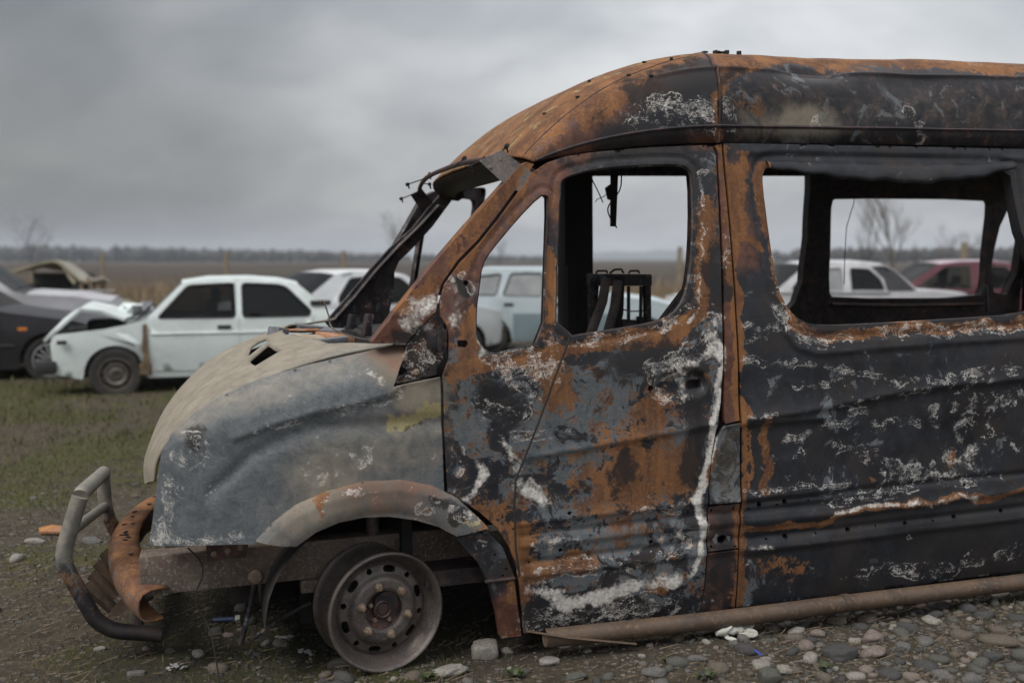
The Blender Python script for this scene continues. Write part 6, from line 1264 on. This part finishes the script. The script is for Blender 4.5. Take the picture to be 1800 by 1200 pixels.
def draw(n, xr, yr, behind, power, seed):
    r_ = np.random.RandomState(seed); x = r_.uniform(*xr, n); y = yr[0]+r_.rand(n)**1.3*(yr[1]-yr[0]); g = zones(x, y)[0]
    ok = ~((x > -.9) & (van_side(x, y) > behind)) & (r_.rand(n) < g**power*np.where(x < -.7, .16, 1)); return x[ok], y[ok], r_
x, y, r_ = draw(33000, (-4.6, 2.9), (3.25, 8.5), .10, 1.2, 77); s_ = np.minimum(.100, .014+.030*r_.rand(len(x))+.075*r_.rand(len(x))**6)
cand = [(c/math.hypot(a, b), a, b, c) for a, b, c in zip(x.tolist(), y.tolist(), s_.tolist())][:11000]
cand.sort(reverse=True); placed = []; cells = {}
for _, x, y, s_ in cand:
    c = (int(x/.12), int(y/.12)); clash = any(math.hypot(x-a, y-b) < (s_+q)*.41 for i in (-1, 0, 1) for j in (-1, 0, 1) for a, b, q in cells.get((c[0]+i, c[1]+j), ()))
    if clash or any(math.hypot(x-a, y-b) < q+s_*.5 for a, b, q in TAKEN): continue
    cells.setdefault(c, []).append((x, y, s_)); placed.append((x, y, s_))
keys = ['grey', 'grey', 'dark', 'dark', 'brown', 'brown', 'brown', 'green', 'green', 'pink', 'pale']; KN = dict(grey='grey', dark='dark grey', pale='pale', brown='brownish', green='greenish grey', pink='pinkish')
NSING = 262
seen = [p for p in placed if abs(p[0])/p[1] < .53 and p[1] > 3.33]; singles = seen[:NSING]; left_ = set(singles)
for k, (x, y, s_) in enumerate(singles):
    c_ = rng.choice(keys); al = (x+.43)*math.cos(R(17))+(y-3.49)*math.sin(R(17)); dd = -van_side(x, y)
    if x < -.9: zone = 'grass beyond the bull bar' if y > 4.6 else ('ground under the bull bar' if x < -1.25 else 'black soil under the chassis')
    else:
        colm = 'left of the wheel' if al < -.15 else 'below the wheel' if al < .3 else 'below the front door' if al < .8 else 'below the door lock edge' if al < 1.2 else 'below the pillar seam' if al < 1.6 else 'below the side window' if al < 2.0 else 'near the right edge' if al < 2.4 else 'at the right edge'
        zone = 'gravel %s, %s' % (colm, 'by the step tube' if dd < .22 else 'midway out' if dd < .48 else 'at the bottom edge')
    sz_ = 'large cobble' if s_ > .075 else 'cobble' if s_ > .05 else 'pebble' if s_ > .032 else 'small pebble'
    stone(x, y, s_, c_, rng.random()*6.28, '%s %s on the %s' % (KN[c_], sz_, zone), '%s %ss on the %s' % (KN[c_], sz_, zone.replace(',', '')), rng.uniform(.30, .58))
# the many smaller ones as one mass
PB = [stone_mesh(300+i, STM['grey'], 2) for i in range(5)]; pv = [np.array([v.co[:] for v in m_.vertices]) for m_ in PB]; pf = [np.array([p.vertices[:] for p in m_.polygons]) for m_ in PB]
small = [p for p in placed if p not in left_]
x, y, r_ = draw(20000, (-3.5, 2.9), (3.2, 6.6), .6, .6, 78)
small += list(zip(x.tolist(), y.tolist(), (.006+.013*r_.rand(len(x))).tolist()))
hz_ = gh(np.array([q[0] for q in small]), np.array([q[1] for q in small]))
VV, FF, CC = [], [], []; o = 0; pal = [(.15, .145, .135), (.08, .08, .078), (.26, .24, .21), (.14, .115, .09), (.11, .108, .092), (.19, .155, .13)]
for k_, (x, y, s_) in enumerate(small):
    i = rng.randrange(5); a = rng.random()*6.28; ca_, sa = math.cos(a), math.sin(a); p = pv[i]*s_; z0 = hz_[k_]+s_*rng.uniform(-.05, .12)
    VV.append(np.stack([x+p[:, 0]*ca_-p[:, 1]*sa, y+p[:, 0]*sa+p[:, 1]*ca_, z0+p[:, 2]], 1)); FF.append(pf[i]+o); o += len(p); c_ = np.array(rng.choice(pal))*rng.uniform(.45, .9); CC.append(np.tile(np.append(c_, 1), (len(p), 1)))
t = NT('mixed_pebbles'); a_ = t.n('ShaderNodeAttribute', attribute_name='tint'); t.fin(t.mix(t.ss(t.noise(40, 4, .6), .35, .7), a_.outputs['Color'], (.09, .075, .055)), .85, 0, .3)
pg = mk('gravel', np.concatenate(VV), np.concatenate(FF), t.m); at_ = pg.data.attributes.new('tint', 'FLOAT_COLOR', 'POINT'); at_.data.foreach_set('color', np.concatenate(CC).astype(np.float32).ravel()); tag(pg, 'small mixed pebbles scattered over the soil', 'gravel', kind='stuff')

# ------------------------------------------------------------------ litter and weeds
def leafy(p, n, size, seed, label):
    r_ = random.Random(seed); root = empty('weed', Matrix.Translation((p[0], p[1], 0))); tag(root, label, 'weed', 'green weeds in the gravel')
    for k in range(n):
        a = r_.random()*6.28; L_ = size*r_.uniform(.6, 1.1); el = r_.uniform(.3, 1.2); w_ = L_*.22; V = []
        for i in range(5):
            f = i/4; rr = L_*f*math.cos(el*(1-.35*f)); zz_ = L_*f*math.sin(el*(1-.5*f))+.002; ww = w_*math.sin(math.pi*(.12+.86*f))
            for sgn in (-1, 0, 1): V.append((rr*math.cos(a)-sgn*ww*math.sin(a), rr*math.sin(a)+sgn*ww*math.cos(a), zz_+abs(sgn)*ww*.35))
        mk('leaf', V, [[i*3+j, i*3+3+j, i*3+4+j, i*3+1+j] for i in range(4) for j in range(2)], WEED, root)
WEED = mat_plain('weed_leaf', (.036, .050, .014), (.026, .038, .011), .6, 0, 30)
for p, n_, s_, sd_, lb in (([(0.698, 3.462)][0], 13, .05, 1, 'green weed at the bottom edge below the white glove'), ([(-0.306, 3.457)][0], 9, .045, 2, 'small green weed at the bottom edge below the yellowish stone'), ([(0.01, 3.472)][0], 10, .05, 3, 'green weed at the bottom edge right of the yellowish stone'), ([(0.573, 3.604)][0], 9, .042, 4, 'small green weed left of the long grey stone'), ([(1.145, 3.531)][0], 9, .05, 5, 'green weed below the large dark cobble'), ([(0.722, 3.862)][0], 5, .028, 6, 'tiny green weed left of the white glove by the step tube')):
    leafy(p, n_, s_, sd_, lb)
# white crumpled work glove
gp = [(0.885, 3.862)][0]; gv = empty('glove', Matrix.Translation((gp[0], gp[1], .004)) @ Matrix.Rotation(.1, 4, 'Z')); tag(gv, 'crumpled white fabric glove lying below the step tube', 'glove')
GLV = mat_plain('soiled_white_fabric', (.46, .46, .42), (.33, .32, .28), .9, 0, 25, .4)
def blob(name, pts, rad, parent, seed, flat=.6):
    mb = MB(); mb.tube(smooth_path(pts, 5), [rad*(1-.25*abs(2*k/(5*(len(pts)-1))-1)**2) for k in range(5*(len(pts)-1)+1)], 14, True, flat); o = mb.build(name, GLV, parent, True, None); off = Vector((seed, seed*2, 0))
    for v in o.data.vertices: v.co += Vector((noise.noise(v.co*38+off), noise.noise(v.co*38+off*2), noise.noise(v.co*38+off*3)))*.011
    return o
blob('palm', [(-.070, 0, .016), (-.035, .0, .022), (.0, .01, .024), (.03, .012, .018)], .036, gv, 1)
blob('cuff', [(-.085, -.02, .014), (-.06, -.03, .03), (-.03, -.02, .036), (-.02, .01, .03)], .018, gv, 2)
for k, q in enumerate(([(.02, -.015, .014), (.05, -.03, .012), (.085, -.030, .010)], [(.025, .0, .016), (.06, -.005, .014), (.10, -.008, .012)], [(.02, .015, .02), (.06, .02, .022), (.09, .035, .03)], [(.02, .03, .016), (.05, .045, .014), (.075, .06, .014)], [(-.05, -.03, .012), (-.035, -.055, .010), (-.01, -.065, .008)])):
    blob('finger', q, .0125, gv, 3+k, .75)
# blue lighter tube, blue shard, rust flake, white shreds
lp = [(-1.182, 4.012)][0]; lt = empty('lighter', Matrix.Translation((lp[0], lp[1], .014)) @ Matrix.Rotation(.15, 4, 'Z')); tag(lt, 'dark blue plastic tube with white torn end under the chassis', 'litter')
mb = MB(); mb.tube([(-.055, 0, 0), (.03, 0, 0)], .011, 12); mb.build('barrel', mat_plain('blue_plastic', (.035, .055, .13), (.025, .04, .09), .4, 0, 20), lt)
mb = MB(); mb.box((.045, 0, .002), (.022, .026, .018), Matrix.Rotation(.5, 3, 'X'), .005); mb.build('torn_end', GLV, lt)
bp_ = [(0.903, 3.562)][0]; mb = MB(); mb.box((0, 0, 0), (.030, .008, .004), None, .001); o = mb.build('plastic_shard', mat_plain('bright_blue_plastic', (.02, .045, .30), (.02, .04, .22), .4, 0, 20)); o.location = (bp_[0], bp_[1]-.015, .062); o.rotation_euler = (.5, .5, -.6); tag(o, 'bright blue plastic shard on the pale wedge stone', 'litter')
op = [(-2.505, 5.348)][0]; V = [(-.07, -.03, .01), (.05, -.04, .012), (.08, .02, .02), (-.03, .04, .03), (-.09, .01, .02)]; mb = MB(); mb.prism(V, (0, 0, .012)); o = mb.build('rust_flake', M['orange'], None, False); o.location = (op[0], op[1], 0); tag(o, 'orange rusty metal flake on the grass left of the bull bar', 'scrap')
for k, (p, lb) in enumerate(zip([(-0.899, 3.821), (-0.78, 3.679), (-1.228, 3.531)], ('pale ash scrap on the soil left of the wheel', 'pale ash scrap nearest the wheel rim', 'pale ash scrap at the bottom edge below the chassis'))):
    r_ = random.Random(k); V = []; mb = MB()
    for i in range(9): mb.box((r_.uniform(-.03, .03), r_.uniform(-.02, .02), .008+.01*r_.random()), (r_.uniform(.008, .022), r_.uniform(.006, .014), .003), Matrix.Rotation(r_.random()*3, 3, 'Z') @ Matrix.Rotation(r_.uniform(-.7, .7), 3, 'X'))
    o = mb.build('ash_scrap', mat_plain('ash_flakes', (.36, .36, .36), (.22, .22, .22), .9, 0, 30), None, False); o.location = (p[0], p[1], 0); tag(o, lb, 'ash', 'pale ash scraps under the van')

# ------------------------------------------------------------------ air
hz = MB(); hz.box((0, 1330, 19.5), (3000, 2760, 41)); o = hz.build('haze', None, None, False, None)
hm = bpy.data.materials.new('haze'); hm.use_nodes = True; nt = hm.node_tree; nt.nodes.clear(); ou = nt.nodes.new('ShaderNodeOutputMaterial'); pv_ = nt.nodes.new('ShaderNodeVolumePrincipled'); pv_.inputs['Density'].default_value = .00042; pv_.inputs['Color'].default_value = (.80, .86, .95, 1); nt.links.new(pv_.outputs[0], ou.inputs['Volume'])
o.data.materials.append(hm); o['kind'] = 'stuff'; tag(o, 'thin grey haze over the field and the far wood', 'haze')
print('script', round(time.time()-T0, 1), 's')
